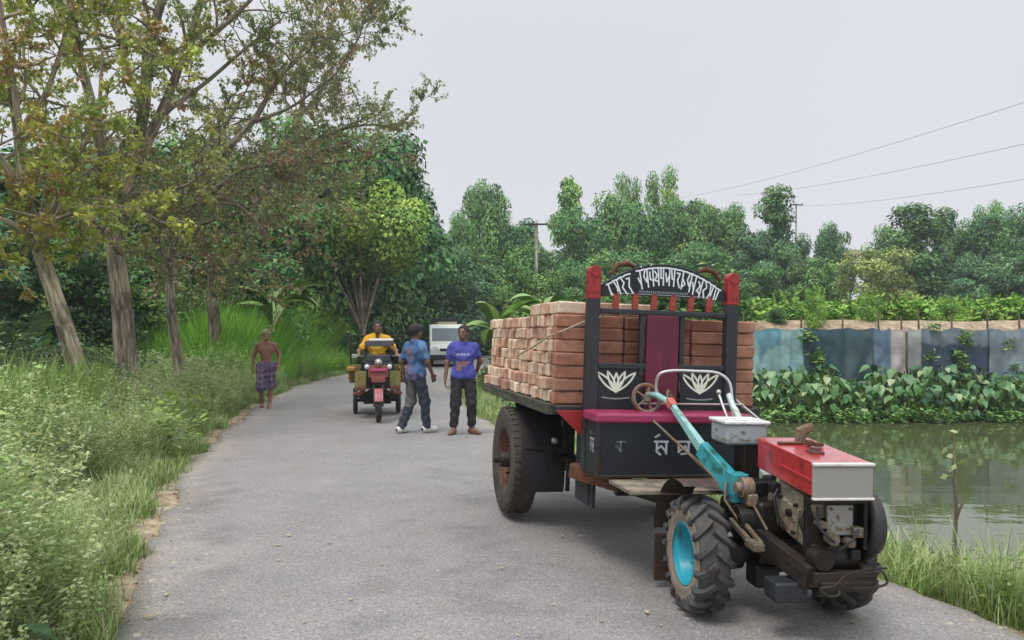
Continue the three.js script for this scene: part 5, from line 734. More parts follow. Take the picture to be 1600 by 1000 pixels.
// ------------------------------------------------------------------ people: one continuous skin from joined tapered limbs
function surfaceNet(f, lo, hi, h) {
  const nx = Math.ceil((hi.x - lo.x) / h) + 1, ny = Math.ceil((hi.y - lo.y) / h) + 1, nz = Math.ceil((hi.z - lo.z) / h) + 1, F = new Float32Array(nx * ny * nz), id = (i, j, k) => (k * ny + j) * nx + i;
  for (let k = 0; k < nz; k++) for (let j = 0; j < ny; j++) for (let i = 0; i < nx; i++) F[id(i, j, k)] = f(lo.x + i * h, lo.y + j * h, lo.z + k * h);
  const vi = new Int32Array(nx * ny * nz).fill(-1), P = [], I = [];
  for (let k = 0; k < nz - 1; k++) for (let j = 0; j < ny - 1; j++) for (let i = 0; i < nx - 1; i++) {
    let n = 0, sx = 0, sy = 0, sz = 0;
    const c = (a) => F[id(i + (a & 1), j + ((a >> 1) & 1), k + (a >> 2))];
    for (const [a, b] of EDGES) { const u = c(a), v = c(b); if ((u < 0) !== (v < 0)) { const t = u / (u - v); sx += lerp(a & 1, b & 1, t); sy += lerp((a >> 1) & 1, (b >> 1) & 1, t); sz += lerp(a >> 2, b >> 2, t); n++; } }
    if (n) { vi[id(i, j, k)] = P.length / 3; P.push(lo.x + (i + sx / n) * h, lo.y + (j + sy / n) * h, lo.z + (k + sz / n) * h); }
  }
  const quad = (a, b, c, d, fl) => { if (a < 0 || b < 0 || c < 0 || d < 0) return; fl ? I.push(a, b, c, a, c, d) : I.push(a, c, b, a, d, c); };
  for (let k = 1; k < nz - 1; k++) for (let j = 1; j < ny - 1; j++) for (let i = 1; i < nx - 1; i++) {
    const s = F[id(i, j, k)] < 0;
    if (s !== (F[id(i + 1, j, k)] < 0)) quad(vi[id(i, j - 1, k - 1)], vi[id(i, j, k - 1)], vi[id(i, j, k)], vi[id(i, j - 1, k)], s);
    if (s !== (F[id(i, j + 1, k)] < 0)) quad(vi[id(i - 1, j, k - 1)], vi[id(i - 1, j, k)], vi[id(i, j, k)], vi[id(i, j, k - 1)], s);
    if (s !== (F[id(i, j, k + 1)] < 0)) quad(vi[id(i - 1, j - 1, k)], vi[id(i, j - 1, k)], vi[id(i, j, k)], vi[id(i - 1, j, k)], s);
  }
  const N = [], e = h * 0.6; for (let q = 0; q < P.length; q += 3) { const [x, y, z] = [P[q], P[q + 1], P[q + 2]], v = V(f(x + e, y, z) - f(x - e, y, z), f(x, y + e, z) - f(x, y - e, z), f(x, y, z + e) - f(x, y, z - e)).normalize(); N.push(v.x, v.y, v.z); }
  const g = new THREE.BufferGeometry(); g.setAttribute('position', new THREE.Float32BufferAttribute(P, 3)); g.setAttribute('normal', new THREE.Float32BufferAttribute(N, 3)); g.setAttribute('uv', new THREE.Float32BufferAttribute(new Float32Array(P.length / 3 * 2), 2)); g.setIndex(I); return g;
}
var EDGES = [[0, 1], [2, 3], [4, 5], [6, 7], [0, 2], [1, 3], [4, 6], [5, 7], [0, 4], [1, 5], [2, 6], [3, 7]];
const cap = (a, b, ra, rb = ra, sq = 1) => { const dx = b.x - a.x, dy = b.y - a.y, dz = (b.z - a.z) / sq, L = dx * dx + dy * dy + dz * dz || 1e-9; return (x, y, z) => { const px = x - a.x, py = y - a.y, pz = (z - a.z) / sq, t = clamp((px * dx + py * dy + pz * dz) / L, 0, 1); return Math.hypot(px - dx * t, py - dy * t, pz - dz * t) - (ra + (rb - ra) * t); }; };
const smin = (fs, k) => (x, y, z) => { let d = 1e3; for (const f of fs) { const e = f(x, y, z), h = Math.max(k - Math.abs(d - e), 0) / k; d = Math.min(d, e) - h * h * k * 0.25; } return d; };
const boxOf = (pts, pad) => { const b = new THREE.Box3().setFromPoints(pts); return [b.min.subScalar(pad), b.max.addScalar(pad)]; };
const tint = (g, fn) => { const p = g.attributes.position, c = []; for (let i = 0; i < p.count; i++) c.push(...fn(p.getX(i), p.getY(i), p.getZ(i))); g.setAttribute('color', new THREE.Float32BufferAttribute(c, 3)); return g; };
const fullMerge = (gs) => mergeGeometries(gs.map((g) => g.toNonIndexed()));
M.skin = mat([1, 1, 1], 0.55, 0, { vertexColors: true }); M.cloth = mat([1, 1, 1], 0.9, 0, { vertexColors: true }); M.hair = mat([0.012, 0.011, 0.011], 0.7);
// J: joints hip, chest, neck, head, sh/el/wr/ha [right(-x), left(+x)], hp/kn/an/to likewise; the figure faces +z, its left is +x
function person(label, pos, turn, J, o) {
  const t = thing('person', label, 'person', pos, turn), S = o.skin ?? [0.17, 0.085, 0.055], thick = o.thick ?? 1;
  const torsoBones = (e = 0) => [cap(J.hip.clone().add(V(-0.06, 0.02, 0)), J.hip.clone().add(V(0.06, 0.02, 0)), 0.105 * thick + e, undefined, 0.9), cap(J.hip.clone().add(V(0, 0.08, 0.005)), J.chest.clone().add(V(0, -0.1, 0.005)), 0.115 * thick + e, 0.12 * thick + e, 0.86), cap(J.chest.clone().add(V(-0.07, 0, 0)), J.chest.clone().add(V(0.07, 0, 0)), 0.115 * thick + e, undefined, 0.85), cap(J.sh[0], J.sh[1], 0.05 + e * 0.6, undefined, 0.9), cap(J.neck.clone().add(V(0, -0.01, 0)), J.sh[0], 0.055 + e * 0.4, 0.04 + e * 0.5), cap(J.neck.clone().add(V(0, -0.01, 0)), J.sh[1], 0.055 + e * 0.4, 0.04 + e * 0.5)];
  const arm = (i, e = 0) => [cap(J.sh[i], J.el[i], 0.05 * thick + e, 0.038 + e), cap(J.el[i], J.wr[i], 0.038 + e, 0.025 + e)];
  const leg = (i, e = 0) => [cap(J.hp[i], J.kn[i], 0.085 * thick + e, 0.055 + e), cap(J.kn[i], J.an[i], 0.053 + e, 0.036 + e)];
  const foot = (i) => [cap(J.an[i], J.to[i].clone().lerp(J.an[i], 0.35).setY(J.to[i].y + 0.015), 0.036, 0.034), cap(J.an[i].clone().add(J.an[i].clone().sub(J.to[i]).setY(0).multiplyScalar(0.25)).setY(J.to[i].y + 0.012), J.to[i], 0.035, 0.026)];
  // head in its own axes
  const hq = new THREE.Quaternion().setFromEuler(new THREE.Euler(o.headPitch ?? 0, o.headYaw ?? 0, 0, 'YXZ')), hi = hq.clone().invert(), H = (x, y, z) => V(x, y, z).applyQuaternion(hq).add(J.head);
  const inHead = (x, y, z) => V(x, y, z).sub(J.head).applyQuaternion(hi), ell = (c, r) => (x, y, z) => { const k = Math.hypot((x - c.x) / r.x, (y - c.y) / r.y, (z - c.z) / r.z); return (k - 1) * Math.min(r.x, r.y, r.z); };
  const headLocal = smin([ell(V(0, 0.025, -0.012), V(0.076, 0.09, 0.094)), ell(V(0, -0.045, 0.028), V(0.056, 0.068, 0.062)), cap(V(0, 0.012, 0.078), V(0, -0.022, 0.098), 0.009, 0.014), cap(V(-0.03, 0.026, 0.074), V(0.03, 0.026, 0.074), 0.012), cap(V(-0.017, -0.058, 0.083), V(0.017, -0.058, 0.083), 0.009), ell(V(-0.078, -0.004, -0.006), V(0.012, 0.031, 0.02)), ell(V(0.078, -0.004, -0.006), V(0.012, 0.031, 0.02)), cap(V(-0.034, -0.02, 0.055), V(-0.03, -0.01, 0.06), 0.024), cap(V(0.034, -0.02, 0.055), V(0.03, -0.01, 0.06), 0.024)], 0.018);
  const headW = (x, y, z) => { const q = inHead(x, y, z); return headLocal(q.x, q.y, q.z); }, neck = cap(J.neck, J.head.clone().add(V(0, -0.03, -0.012)), 0.05, 0.047);
  const pts = [J.hip, J.chest, J.neck, ...J.sh, ...J.el, ...J.wr, ...J.hp, ...J.kn, ...J.an, ...J.to], gs = [];
  const bones = [...torsoBones(), neck, ...arm(0), ...arm(1), ...leg(0), ...leg(1), ...foot(0), ...foot(1)], bodyF = smin(bones, 0.035), [lo, hi2] = boxOf(pts, 0.17);
  gs.push(tint(surfaceNet(bodyF, lo, hi2, 0.015), (x, y, z) => { const f = 0.9 + 0.2 * fbm(x * 6 + 3, y * 6 + z * 5, 2); return [S[0] * f, S[1] * f, S[2] * f]; }));
  const hf = smin([headW, neck], 0.02), [a, b] = boxOf([J.head], 0.16); gs.push(tint(surfaceNet(hf, a, b, 0.0055), (x, y, z) => { const q = inHead(x, y, z); if (q.z > 0.05) { if (Math.hypot(Math.abs(q.x) - 0.031, (q.y - 0.006) * 1.5) < 0.011) return [0.02, 0.015, 0.012]; if (Math.abs(q.y - 0.03) < 0.007 && Math.abs(Math.abs(q.x) - 0.032) < 0.02) return [0.03, 0.02, 0.018]; if (Math.hypot(q.x * 0.5, q.y + 0.058) < 0.011) return [S[0] * 0.75, S[1] * 0.55, S[2] * 0.55]; if (o.beard && q.y < -0.035) return [S[0] * 0.4, S[1] * 0.4, S[2] * 0.4]; } return S; }));
  for (const i of [0, 1]) { // hands: palm, four fingers, thumb
    const w = J.wr[i], d = J.ha[i].clone().sub(w).normalize(), pn = (o.palm?.[i] ?? V(i ? -1 : 1, 0, 0.25)).clone(); pn.addScaledVector(d, -pn.dot(d)).normalize(); const sd = d.clone().cross(pn).normalize(); // sd: across the palm
    if ((sd.z < 0) && !o.palm) sd.negate(); const A = (u, v, n) => w.clone().addScaledVector(d, u).addScaledVector(sd, v).addScaledVector(pn, n), fb = [cap(A(0.0, 0, 0), A(0.03, 0, 0), 0.024, 0.024), cap(A(0.03, -0.022, 0), A(0.08, -0.026, 0), 0.017, 0.013), cap(A(0.03, 0.014, 0), A(0.085, 0.022, 0), 0.019, 0.013), cap(A(0.03, 0, 0), A(0.085, 0, 0), 0.018, 0.014)], c = o.curl?.[i] ?? 0.35;
    [[-0.03, 0.058], [-0.0105, 0.068], [0.0095, 0.074], [0.029, 0.066]].forEach(([v, L]) => { let p = A(0.084, v, 0), an = c * 0.6; for (const s of [0.45, 0.31, 0.24]) { const q = p.clone().addScaledVector(d, Math.cos(an) * L * s).addScaledVector(pn, Math.sin(an) * L * s); fb.push(cap(p, q, 0.0088, 0.0078)); p = q; an += c; } });
    let p = A(0.022, 0.026, 0.006); for (const [u, v, n] of [[0.03, 0.026, 0.012], [0.03, 0.008, 0.012]]) { const q = p.clone().addScaledVector(d, u).addScaledVector(sd, v).addScaledVector(pn, n); fb.push(cap(p, q, 0.0115, 0.0095)); p = q; }
    const [x0, x1] = boxOf([w, A(0.16, 0, 0)], 0.075); gs.push(tint(surfaceNet(smin([...fb, arm(i)[1]], 0.008), x0, x1, 0.005), () => S));
  }
  part(t, 'body', fullMerge(gs), M.skin);
  const crease = (k) => (x, y, z) => 0.010 * Math.sin(y * 30 + 16 * x + 5 * Math.sin(z * 14 + k)) * Math.sin(x * 23 - y * 13 + k) + 0.016 * (fbm(x * 6 + k, y * 5 + z * 6, 3) - 0.5);
  const cloth = (name, fs, k, clips, col, box, rough) => { const cr = crease(name.length), base = smin(fs, k), f = (x, y, z) => { let d = base(x, y, z) + cr(x, y, z); for (const c of clips) d = Math.max(d, c(x, y, z)); return d; }; return part(t, name, tint(surfaceNet(f, box[0], box[1], 0.0125), (x, y, z) => { const c = typeof col === 'function' ? col(x, y, z) : col, g = 0.88 + 0.24 * fbm(x * 9 + 7, y * 9 + z * 6, 3); return [c[0] * g, c[1] * g, c[2] * g]; }), M.cloth); };
  if (o.shirt) { const mids = [0, 1].map((i) => J.sh[i].clone().lerp(J.el[i], o.sleeve ?? 0.62)); const sl = (i) => { const n = J.el[i].clone().sub(J.sh[i]).normalize(); return cap(J.sh[i], mids[i], 0.06, 0.058); }; const hem = o.hem ?? J.hip.y - 0.05, up = J.neck.y + 0.045; cloth('shirt', [...torsoBones(0.022), cap(J.hip.clone().add(V(-0.05, 0, 0)), J.hip.clone().add(V(0.05, 0, 0)), 0.125 * thick, undefined, 0.95), sl(0), sl(1)], 0.05, [(x, y, z) => hem - y, (x, y, z) => y - up, (x, y, z) => 0.062 - Math.hypot(x - J.neck.x, (y - up) * 0.8, z - J.neck.z - 0.008)], o.shirt, boxOf([J.hip, J.chest, J.neck, ...J.sh, ...mids, V(0, hem, 0)], 0.19)); }
  if (o.pants) { const cuff = o.cuff ?? 1, ends = [0, 1].map((i) => J.kn[i].clone().lerp(J.an[i], cuff)), wst = J.hip.y + 0.09, lg = (i) => [cap(J.hp[i], J.kn[i], 0.10 * thick, 0.082), cap(J.kn[i], ends[i], 0.08, o.cuffR ?? 0.064)]; cloth('trousers', [cap(J.hip.clone().add(V(-0.06, 0.03, 0)), J.hip.clone().add(V(0.06, 0.03, 0)), 0.122 * thick, undefined, 0.9), ...lg(0), ...lg(1)], 0.03, [(x, y) => y - wst, ...(o.seated ? [] : [(x, y) => Math.min(ends[0].y, ends[1].y) - 0.04 - y])], o.pants, boxOf([J.hip, ...J.hp, ...J.kn, ...ends], 0.16)); }
  if (o.wrap) { const wst = J.hip.y + 0.09, hem = o.wrap; cloth('waist_wrap', [cap(J.hip.clone().add(V(-0.06, 0.03, 0)), J.hip.clone().add(V(0.06, 0.03, 0)), 0.122, undefined, 0.9), cap(J.hp[0], J.kn[0], 0.105, 0.085), cap(J.hp[1], J.kn[1], 0.105, 0.085), cap(J.kn[0], J.kn[0].clone().lerp(J.an[0], 0.5), 0.085, 0.07), cap(J.kn[1], J.kn[1].clone().lerp(J.an[1], 0.4), 0.085, 0.07)], 0.06, [(x, y) => y - wst, (x, y, z) => hem - y + 0.04 * x / 0.15], o.wrapCol, boxOf([J.hip, ...J.hp, ...J.kn, V(0, hem, 0)], 0.2)); }
  { const hairF = (x, y, z) => { const q = inHead(x, y, z), d = ell(V(0, 0.034, -0.018), V(0.083 + (o.hairUp ?? 0), 0.092 + (o.hairUp ?? 0), 0.097 + (o.hairUp ?? 0)))(q.x, q.y, q.z) + 0.005 * Math.sin(q.x * 150) * Math.sin(q.z * 130 + q.y * 90); return Math.max(d, Math.max(0.018 - q.y + (q.z > 0 ? q.z * 0.5 : q.z * 0.95), q.z - 0.05 - 0.42 * Math.max(0, q.y - 0.05))); }, [x0, x1] = boxOf([J.head], 0.16); const hm = part(t, 'hair', surfaceNet(hairF, x0, x1, 0.007), o.hair ?? M.hair); hm.name = o.hairName ?? 'hair'; }
  if (o.shoes) for (const i of [0, 1]) { const f = smin([cap(J.an[i].clone().add(J.an[i].clone().sub(J.to[i]).setY(0).multiplyScalar(0.28)).setY(J.to[i].y + 0.022), J.to[i].clone().setY(J.to[i].y + 0.012), 0.05, 0.042), cap(J.an[i].clone().setY(J.to[i].y + 0.06), J.an[i].clone().lerp(J.to[i], 0.4).setY(J.to[i].y + 0.035), 0.048, 0.042)], 0.03), [x0, x1] = boxOf([J.an[i], J.to[i]], 0.09), fl = J.to[i].y - 0.028; part(t, 'shoe', surfaceNet((x, y, z) => Math.max(f(x, y, z), fl - y), x0, x1, 0.009), o.shoes); }
  return t;
}
const std = (k = 1) => ({ hip: V(0, 0.9, 0), chest: V(0, 1.24, 0), neck: V(0, 1.395, -0.01), head: V(0, 1.535, 0.015), sh: [V(-0.16, 1.325, 0), V(0.16, 1.325, 0)], el: [V(-0.225, 1.08, -0.02), V(0.225, 1.08, -0.02)], wr: [V(-0.245, 0.84, 0.05), V(0.245, 0.84, 0.05)], ha: [V(-0.25, 0.75, 0.08), V(0.25, 0.75, 0.08)], hp: [V(-0.085, 0.87, 0), V(0.085, 0.87, 0)], kn: [V(-0.1, 0.48, 0.03), V(0.1, 0.48, 0.03)], an: [V(-0.105, 0.08, -0.02), V(0.105, 0.08, -0.02)], to: [V(-0.13, 0.03, 0.13), V(0.13, 0.03, 0.13)] });
const gpos = (px, d) => { const x = (px - 800) / 1200 * d; return V(x, roadY(clamp((x - xL(d)) / (xR(d) - xL(d)), 0, 1)), -d); };
{ // man in purple
  const J = std(); J.kn = [V(-0.12, 0.48, 0.05), V(0.12, 0.48, 0.04)]; J.an = [V(-0.15, 0.08, 0.06), V(0.13, 0.08, -0.03)]; J.to = [V(-0.22, 0.028, 0.17), V(0.25, 0.028, 0.07)]; J.el[0] = V(-0.245, 1.09, 0.0); J.wr[0] = V(-0.275, 0.86, 0.06); J.ha[0] = V(-0.28, 0.77, 0.09); J.el[1] = V(0.26, 1.11, -0.06); J.wr[1] = V(0.2, 0.92, -0.15); J.ha[1] = V(0.14, 0.87, -0.19);
  person('barefoot man in a purple shirt and dark trousers standing left of the brick load', gpos(724, 11.7), 0.1, J, { shirt: (x, y, z) => z > 0.02 && y > 0.98 && y < 1.11 && Math.abs(x + 0.01) < 0.10 && fbm(x * 12, y * 12, 2) > 0.40 ? [0.20, 0.11, 0.085] : y > 1.20 && y < 1.235 && z > 0.03 && Math.abs(x) < 0.1 && Math.sin(x * 190) > -0.2 ? [0.35, 0.33, 0.5] : [0.06, 0.066, 0.31], hem: 0.84, pants: [0.022, 0.022, 0.026], cuff: 0.82, cuffR: 0.06, headYaw: -0.45, hairUp: 0.006 });
}
{ // man in blue, seen from behind at an angle, walking away to the right
  const J = std(); J.kn = [V(-0.1, 0.48, 0.1), V(0.1, 0.48, 0.0)]; J.an = [V(-0.1, 0.08, 0.14), V(0.1, 0.085, -0.2)]; J.to = [V(-0.12, 0.035, 0.29), V(0.12, 0.035, -0.06)]; J.el[1] = V(0.22, 1.1, -0.1); J.wr[1] = V(0.24, 0.88, -0.04); J.ha[1] = V(0.24, 0.79, -0.01); J.el[0] = V(-0.23, 1.1, 0.05); J.wr[0] = V(-0.2, 0.9, 0.17); J.ha[0] = V(-0.19, 0.82, 0.21); J.head.x = 0.0;
  const blue = (x, y, z) => { const n = fbm(x * 7 + 3, y * 6 + z * 5, 3); return n > 0.6 ? [0.10, 0.2, 0.34] : n < 0.36 ? [0.13, 0.11, 0.19] : [0.05, 0.115, 0.26]; };
  person('dark-haired man in a patchy blue shirt walking away beside the three-wheeler', gpos(649, 11.75), 2.35, J, { shirt: blue, hem: 0.80, sleeve: 0.75, pants: (x, y, z) => x > 0 && fbm(x * 5, y * 4, 2) > 0.45 && y > 0.4 ? [0.10, 0.095, 0.09] : [0.028, 0.034, 0.05], cuff: 0.95, shoes: M.shoe ??= mat([0.62, 0.62, 0.6], 0.7), hairUp: 0.016 });
}
{ // shirtless walker
  const J = std(); J.kn = [V(-0.1, 0.49, 0.10), V(0.09, 0.48, -0.02)]; J.an = [V(-0.09, 0.16, -0.16), V(0.06, 0.08, 0.05)]; J.to = [V(-0.10, 0.05, -0.06), V(0.07, 0.028, 0.2)]; J.el = [V(-0.25, 1.1, -0.06), V(0.26, 1.11, -0.07)]; J.wr = [V(-0.27, 0.88, 0.0), V(0.23, 0.90, 0.05)]; J.ha = [V(-0.27, 0.79, 0.03), V(0.21, 0.82, 0.09)];
  const x = (416 - 800) / 1200 * 15.8;
  person('shirtless man in a purple checked waist wrap walking along the left road edge', V(x, -0.055, -15.8), 0.25, J, { thick: 0.9, skin: [0.23, 0.105, 0.068], wrap: 0.40, wrapCol: (x, y, z) => (Math.sin(x * 70) > 0.55 || Math.sin(y * 60 + z * 20) > 0.6) ? [0.17, 0.12, 0.18] : fbm(x * 8, y * 8, 2) > 0.5 ? [0.12, 0.07, 0.17] : [0.06, 0.045, 0.09], hair: mat([0.33, 0.29, 0.24], 0.8), headPitch: 0.1 });
}
// ------------------------------------------------------------------ battery three-wheeler and its driver
{
  const p = gpos(589, 14.6), Y = 0.19, t = thing('cargo_three_wheeler', 'weathered red and olive three-wheeled cargo cart driven by the man in yellow', 'three-wheeler', p, Y);
  const olive = mat([0.23, 0.20, 0.06], 0.6, 0, { map: tDirt }), mag = mat([0.42, 0.05, 0.15], 0.45, 0, { map: tDirt }), redp = mat([0.22, 0.05, 0.04], 0.55, 0, { map: tDirt }), ochre = mat([0.46, 0.23, 0.05], 0.6, 0, { map: tDirt }), pale = mat([0.62, 0.66, 0.64], 0.5);
  const wheel = (x, z, r, w, yaw = 0) => { const g = sub(t, 'wheel'); g.position.set(x, r, z); g.rotation.y = yaw; part(g, 'tyre', put(new THREE.TorusGeometry(r - w / 2, w / 2, 12, 36), 0, 0, 0, 0, Math.PI / 2), M.rubber); part(g, 'rim', put(new THREE.TorusGeometry(r - w - 0.01, 0.014, 8, 32), 0, 0, 0, 0, Math.PI / 2), M.steel); part(g, 'spokes', merge(cyl(0.04, 0.04, 0.09, 0, 0, 0, 0, 0, Math.PI / 2), ...[0, 1, 2, 3, 4, 5].map((k) => bar(V(0.0, 0, 0), V(0, Math.cos(k * 1.047) * (r - w), Math.sin(k * 1.047) * (r - w)), 0.012, 0.012))), M.darkSteel); };
  wheel(0, 1.58, 0.27, 0.085, 0.05); wheel(-0.40, 0, 0.25, 0.085); wheel(0.40, 0, 0.25, 0.085);
  part(t, 'axle', cyl(0.03, 0.03, 0.8, 0, 0.25, 0, 0, 0, Math.PI / 2), M.grease);
  part(t, 'chassis', merge(bar(V(-0.3, 0.36, -0.7), V(-0.3, 0.36, 0.9), 0.05, 0.06), bar(V(0.3, 0.36, -0.7), V(0.3, 0.36, 0.9), 0.05, 0.06), bar(V(-0.3, 0.36, 0.9), V(0, 0.62, 1.34), 0.05, 0.06), bar(V(0.3, 0.36, 0.9), V(0, 0.62, 1.34), 0.05, 0.06), rbox(0.7, 0.05, 0.06, 0, 0.36, 0.5), rbox(0.5, 0.2, 0.3, 0, 0.32, 0.35)), M.grease);
  part(t, 'fork', merge(bar(V(-0.07, 0.27, 1.58), V(-0.08, 0.72, 1.44), 0.035, 0.045), bar(V(0.07, 0.27, 1.58), V(0.08, 0.72, 1.44), 0.035, 0.045), bar(V(0, 0.68, 1.45), V(0, 1.12, 1.30), 0.045, 0.045), rbox(0.2, 0.04, 0.07, 0, 0.72, 1.44)), M.darkSteel);
  { const g = new THREE.CylinderGeometry(0.305, 0.305, 0.14, 18, 1, true, -0.65, 1.5); put(g, 0, 0, 0, 0, 0, Math.PI / 2); const m = part(t, 'front_mudguard', g, mag2()); m.position.set(0, 0.27, 1.58); m.rotation.x = -Math.PI / 2 + 0.55; }
  function mag2() { const m = mat([0.42, 0.13, 0.16], 0.5, 0, { map: tDirt }); m.side = THREE.DoubleSide; return m; }
  part(t, 'cowl', merge(rbox(0.34, 0.22, 0.05, 0, 0.86, 1.44, -0.25, 0, 0, 0.02), rbox(0.24, 0.10, 0.04, 0, 0.72, 1.49, -0.2, 0, 0, 0.015)), redp);
  part(t, 'cowl_band', rbox(0.27, 0.055, 0.03, 0, 0.885, 1.475, -0.25, 0, 0, 0.01), mag);
  part(t, 'headlight', merge(put(new THREE.SphereGeometry(0.06, 16, 10, 0, Math.PI * 2, 0, Math.PI / 2), 0, 1.01, 1.44, Math.PI / 2), put(new THREE.TorusGeometry(0.06, 0.01, 8, 24), 0, 1.01, 1.44)), M.steel);
  part(t, 'dash_panel', rbox(0.42, 0.12, 0.06, 0, 1.08, 1.36, -0.2, 0, 0, 0.02), M.blackPaint);
  part(t, 'wind_visor', rbox(0.50, 0.10, 0.02, 0.02, 1.335, 1.32, -0.35, 0, 0, 0.008), M.blackPaint);
  part(t, 'visor_strip', rbox(0.42, 0.04, 0.022, 0.05, 1.405, 1.30, -0.35, 0, 0, 0.008), pale);
  part(t, 'handlebar', merge(new GB().tube([V(-0.36, 1.10, 1.05), V(-0.22, 1.14, 1.22), V(0, 1.13, 1.3), V(0.22, 1.14, 1.22), V(0.36, 1.10, 1.05)], [0.014, 0.014, 0.014, 0.014, 0.014], 8).geo(), cyl(0.02, 0.02, 0.12, -0.345, 1.103, 1.075, Math.PI / 2, 0, 0.7), cyl(0.02, 0.02, 0.12, 0.345, 1.103, 1.075, Math.PI / 2, 0, -0.7), bar(V(-0.2, 1.12, 1.24), V(-0.22, 1.34, 1.3), 0.012, 0.012), bar(V(0.2, 1.12, 1.24), V(0.22, 1.34, 1.3), 0.012, 0.012)), M.darkSteel);
  for (const s of [-1, 1]) { part(t, 'mirror', merge(rbox(0.10, 0.07, 0.02, s * 0.4, 1.12, 1.27, 0, 0, 0, 0.01), bar(V(s * 0.24, 1.12, 1.22), V(s * 0.4, 1.12, 1.25), 0.01, 0.01)), M.steel); part(t, 'front_lamp', put(new THREE.SphereGeometry(0.045, 14, 10), s * 0.19, 0.94, 1.42), pale); part(t, 'leg_shield', rbox(0.20, 0.34, 0.035, s * 0.30, 0.68, 1.06, -0.15, s * 0.25, 0, 0.02), olive); part(t, 'shield_stripe', rbox(0.17, 0.05, 0.02, s * 0.30, 0.56, 1.10, -0.15, s * 0.25, 0, 0.01), redp); part(t, 'foot_rest', rbox(0.26, 0.03, 0.34, s * 0.3, 0.45, 0.86), redp); }
  part(t, 'seat', merge(rbox(0.62, 0.12, 0.34, 0, 0.86, 0.52, 0, 0, 0, 0.04), rbox(0.6, 0.3, 0.32, 0, 0.66, 0.52, 0, 0, 0, 0.02)), M.blackPaint);
  part(t, 'cargo_floor', rbox(1.02, 0.05, 1.25, 0, 0.62, -0.32), M.plank);
  for (const s of [-1, 1]) part(t, 'side_board', rbox(0.035, 0.24, 1.25, s * 0.51, 0.76, -0.32), ochre);
  for (const s of [-1, 1]) part(t, 'side_step', rbox(0.16, 0.08, 0.4, s * 0.47, 0.86, 0.33, 0, 0, 0, 0.02), ochre);
  part(t, 'front_board', rbox(1.0, 0.3, 0.035, 0, 0.79, 0.32), olive);
  part(t, 'post', merge(cyl(0.015, 0.015, 0.75, -0.48, 1.1, 0.3), cyl(0.015, 0.015, 0.75, 0.48, 1.1, 0.3), rbox(1.0, 0.03, 0.03, 0, 1.47, 0.3)), M.darkSteel);
  // driver
  const J = std(); Object.assign(J, { hip: V(0, 1.0, 0.45), chest: V(0, 1.33, 0.5), neck: V(0, 1.485, 0.51), head: V(0, 1.62, 0.545), sh: [V(-0.165, 1.405, 0.51), V(0.165, 1.405, 0.51)], el: [V(-0.33, 1.2, 0.66), V(0.33, 1.2, 0.66)], wr: [V(-0.335, 1.14, 0.93), V(0.335, 1.14, 0.93)], ha: [V(-0.345, 1.12, 1.04), V(0.345, 1.12, 1.04)], hp: [V(-0.09, 0.98, 0.48), V(0.09, 0.98, 0.48)], kn: [V(-0.2, 0.93, 0.9), V(0.2, 0.93, 0.9)], an: [V(-0.25, 0.54, 0.86), V(0.25, 0.54, 0.86)], to: [V(-0.27, 0.49, 1.0), V(0.27, 0.49, 1.0)] });
  person('man in a bright yellow shirt sitting at the handlebars of the three-wheeler', p.clone(), Y, J, { shirt: (x, y, z) => Math.abs(x) < 0.03 && z > 0.5 && y > 1.3 ? [0.10, 0.05, 0.03] : [0.62, 0.34, 0.02], hem: 0.98, sleeve: 0.7, pants: [0.03, 0.032, 0.045], cuff: 0.9, seated: true, palm: [V(0, -1, 0.2), V(0, -1, 0.2)], curl: [1.0, 1.0], hairUp: 0.006 });
}
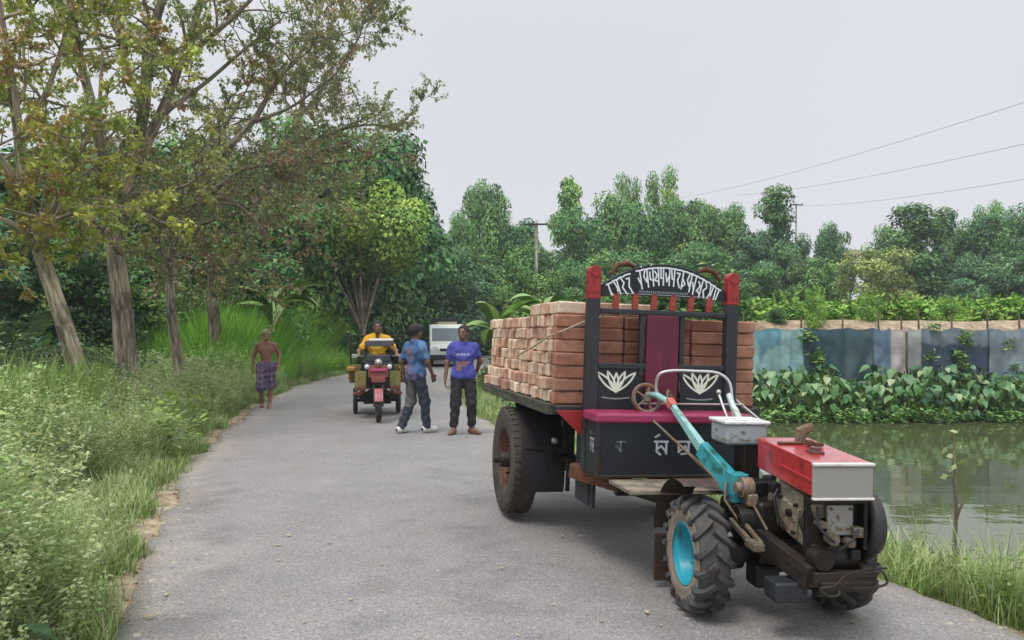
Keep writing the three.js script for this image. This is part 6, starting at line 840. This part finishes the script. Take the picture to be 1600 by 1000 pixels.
// ------------------------------------------------------------------ white van far down the road
{
  const d = 37, p = gpos(697, d), t = thing('van', 'white van with dark roof rack coming round the bend behind the men', 'van', V(p.x, p.y, p.z), 0.12), wht = mat([0.74, 0.77, 0.73], 0.3, 0, {}), glass = new THREE.MeshPhysicalMaterial({ color: C(0.10, 0.14, 0.15), roughness: 0.06, metalness: 0, specularIntensity: 1 });
  const s = new THREE.Shape([[-2.0, 0.42], [1.75, 0.42], [1.9, 0.5], [1.92, 0.78], [1.72, 0.98], [1.22, 1.12], [0.72, 1.82], [0.55, 1.9], [-1.9, 1.9], [-2.0, 1.8]].map(([a, b]) => new THREE.Vector2(a, b))), g = new THREE.ExtrudeGeometry(s, { depth: 1.52, bevelEnabled: true, bevelSize: 0.06, bevelThickness: 0.06, bevelSegments: 3 }); g.rotateY(-Math.PI / 2); g.translate(0.76, 0, 0);
  part(t, 'body', g, wht);
  const ws = put(new RoundedBoxGeometry(1.38, 0.74, 0.03, 2, 0.012), 0, 1.475, 1.04, -0.62); part(t, 'windshield', ws, glass);
  for (const k of [-1, 1]) { part(t, 'side_window', rbox(0.02, 0.45, 1.9, k * 0.825, 1.5, -0.7, 0, 0, 0, 0.01), glass); part(t, 'headlight', rbox(0.3, 0.17, 0.06, k * 0.58, 0.82, 1.93, -0.1, k * 0.2, 0, 0.03), M.lens ??= mat([0.6, 0.62, 0.6], 0.15)); part(t, 'mirror', rbox(0.16, 0.2, 0.1, k * 0.94, 1.28, 0.95, 0, 0, 0, 0.03), M.blackPaint); for (const z of [-1.3, 1.25]) { const w = sub(t, 'wheel'); w.position.set(k * 0.72, 0.31, z); part(w, 'tyre', put(new THREE.TorusGeometry(0.23, 0.08, 10, 28), 0, 0, 0, 0, Math.PI / 2), M.rubber); part(w, 'rim', cyl(0.17, 0.17, 0.1, 0, 0, 0, 0, 0, Math.PI / 2), M.steel); } }
  part(t, 'bumper', rbox(1.66, 0.24, 0.16, 0, 0.44, 1.93, 0, 0, 0, 0.05), M.blackPaint); part(t, 'grille', rbox(0.7, 0.13, 0.04, 0, 0.78, 1.975, 0, 0, 0, 0.02), M.darkSteel); part(t, 'number_plate', rbox(0.45, 0.11, 0.02, 0, 0.60, 2.01), M.white);
  part(t, 'roof_rack', merge(...[-0.7, 0.7].map((x) => bar(V(x, 2.14, 0.45), V(x, 2.14, -1.8), 0.04, 0.04)), ...[0.45, -0.1, -0.65, -1.2, -1.8].map((z) => bar(V(-0.7, 2.12, z), V(0.7, 2.12, z), 0.04, 0.05)), ...[0.4, -0.6, -1.7].map((z) => [bar(V(-0.7, 2.14, z), V(-0.7, 1.95, z), 0.03, 0.03), bar(V(0.7, 2.14, z), V(0.7, 1.95, z), 0.03, 0.03)]), rbox(1.4, 0.14, 0.05, 0, 2.18, 0.45)), M.blackPaint);
  part(t, 'roof_sign', rbox(0.9, 0.12, 0.06, 0.05, 2.02, 0.5), mat([0.5, 0.42, 0.3], 0.6));
}
renderer.render(scene, camera);
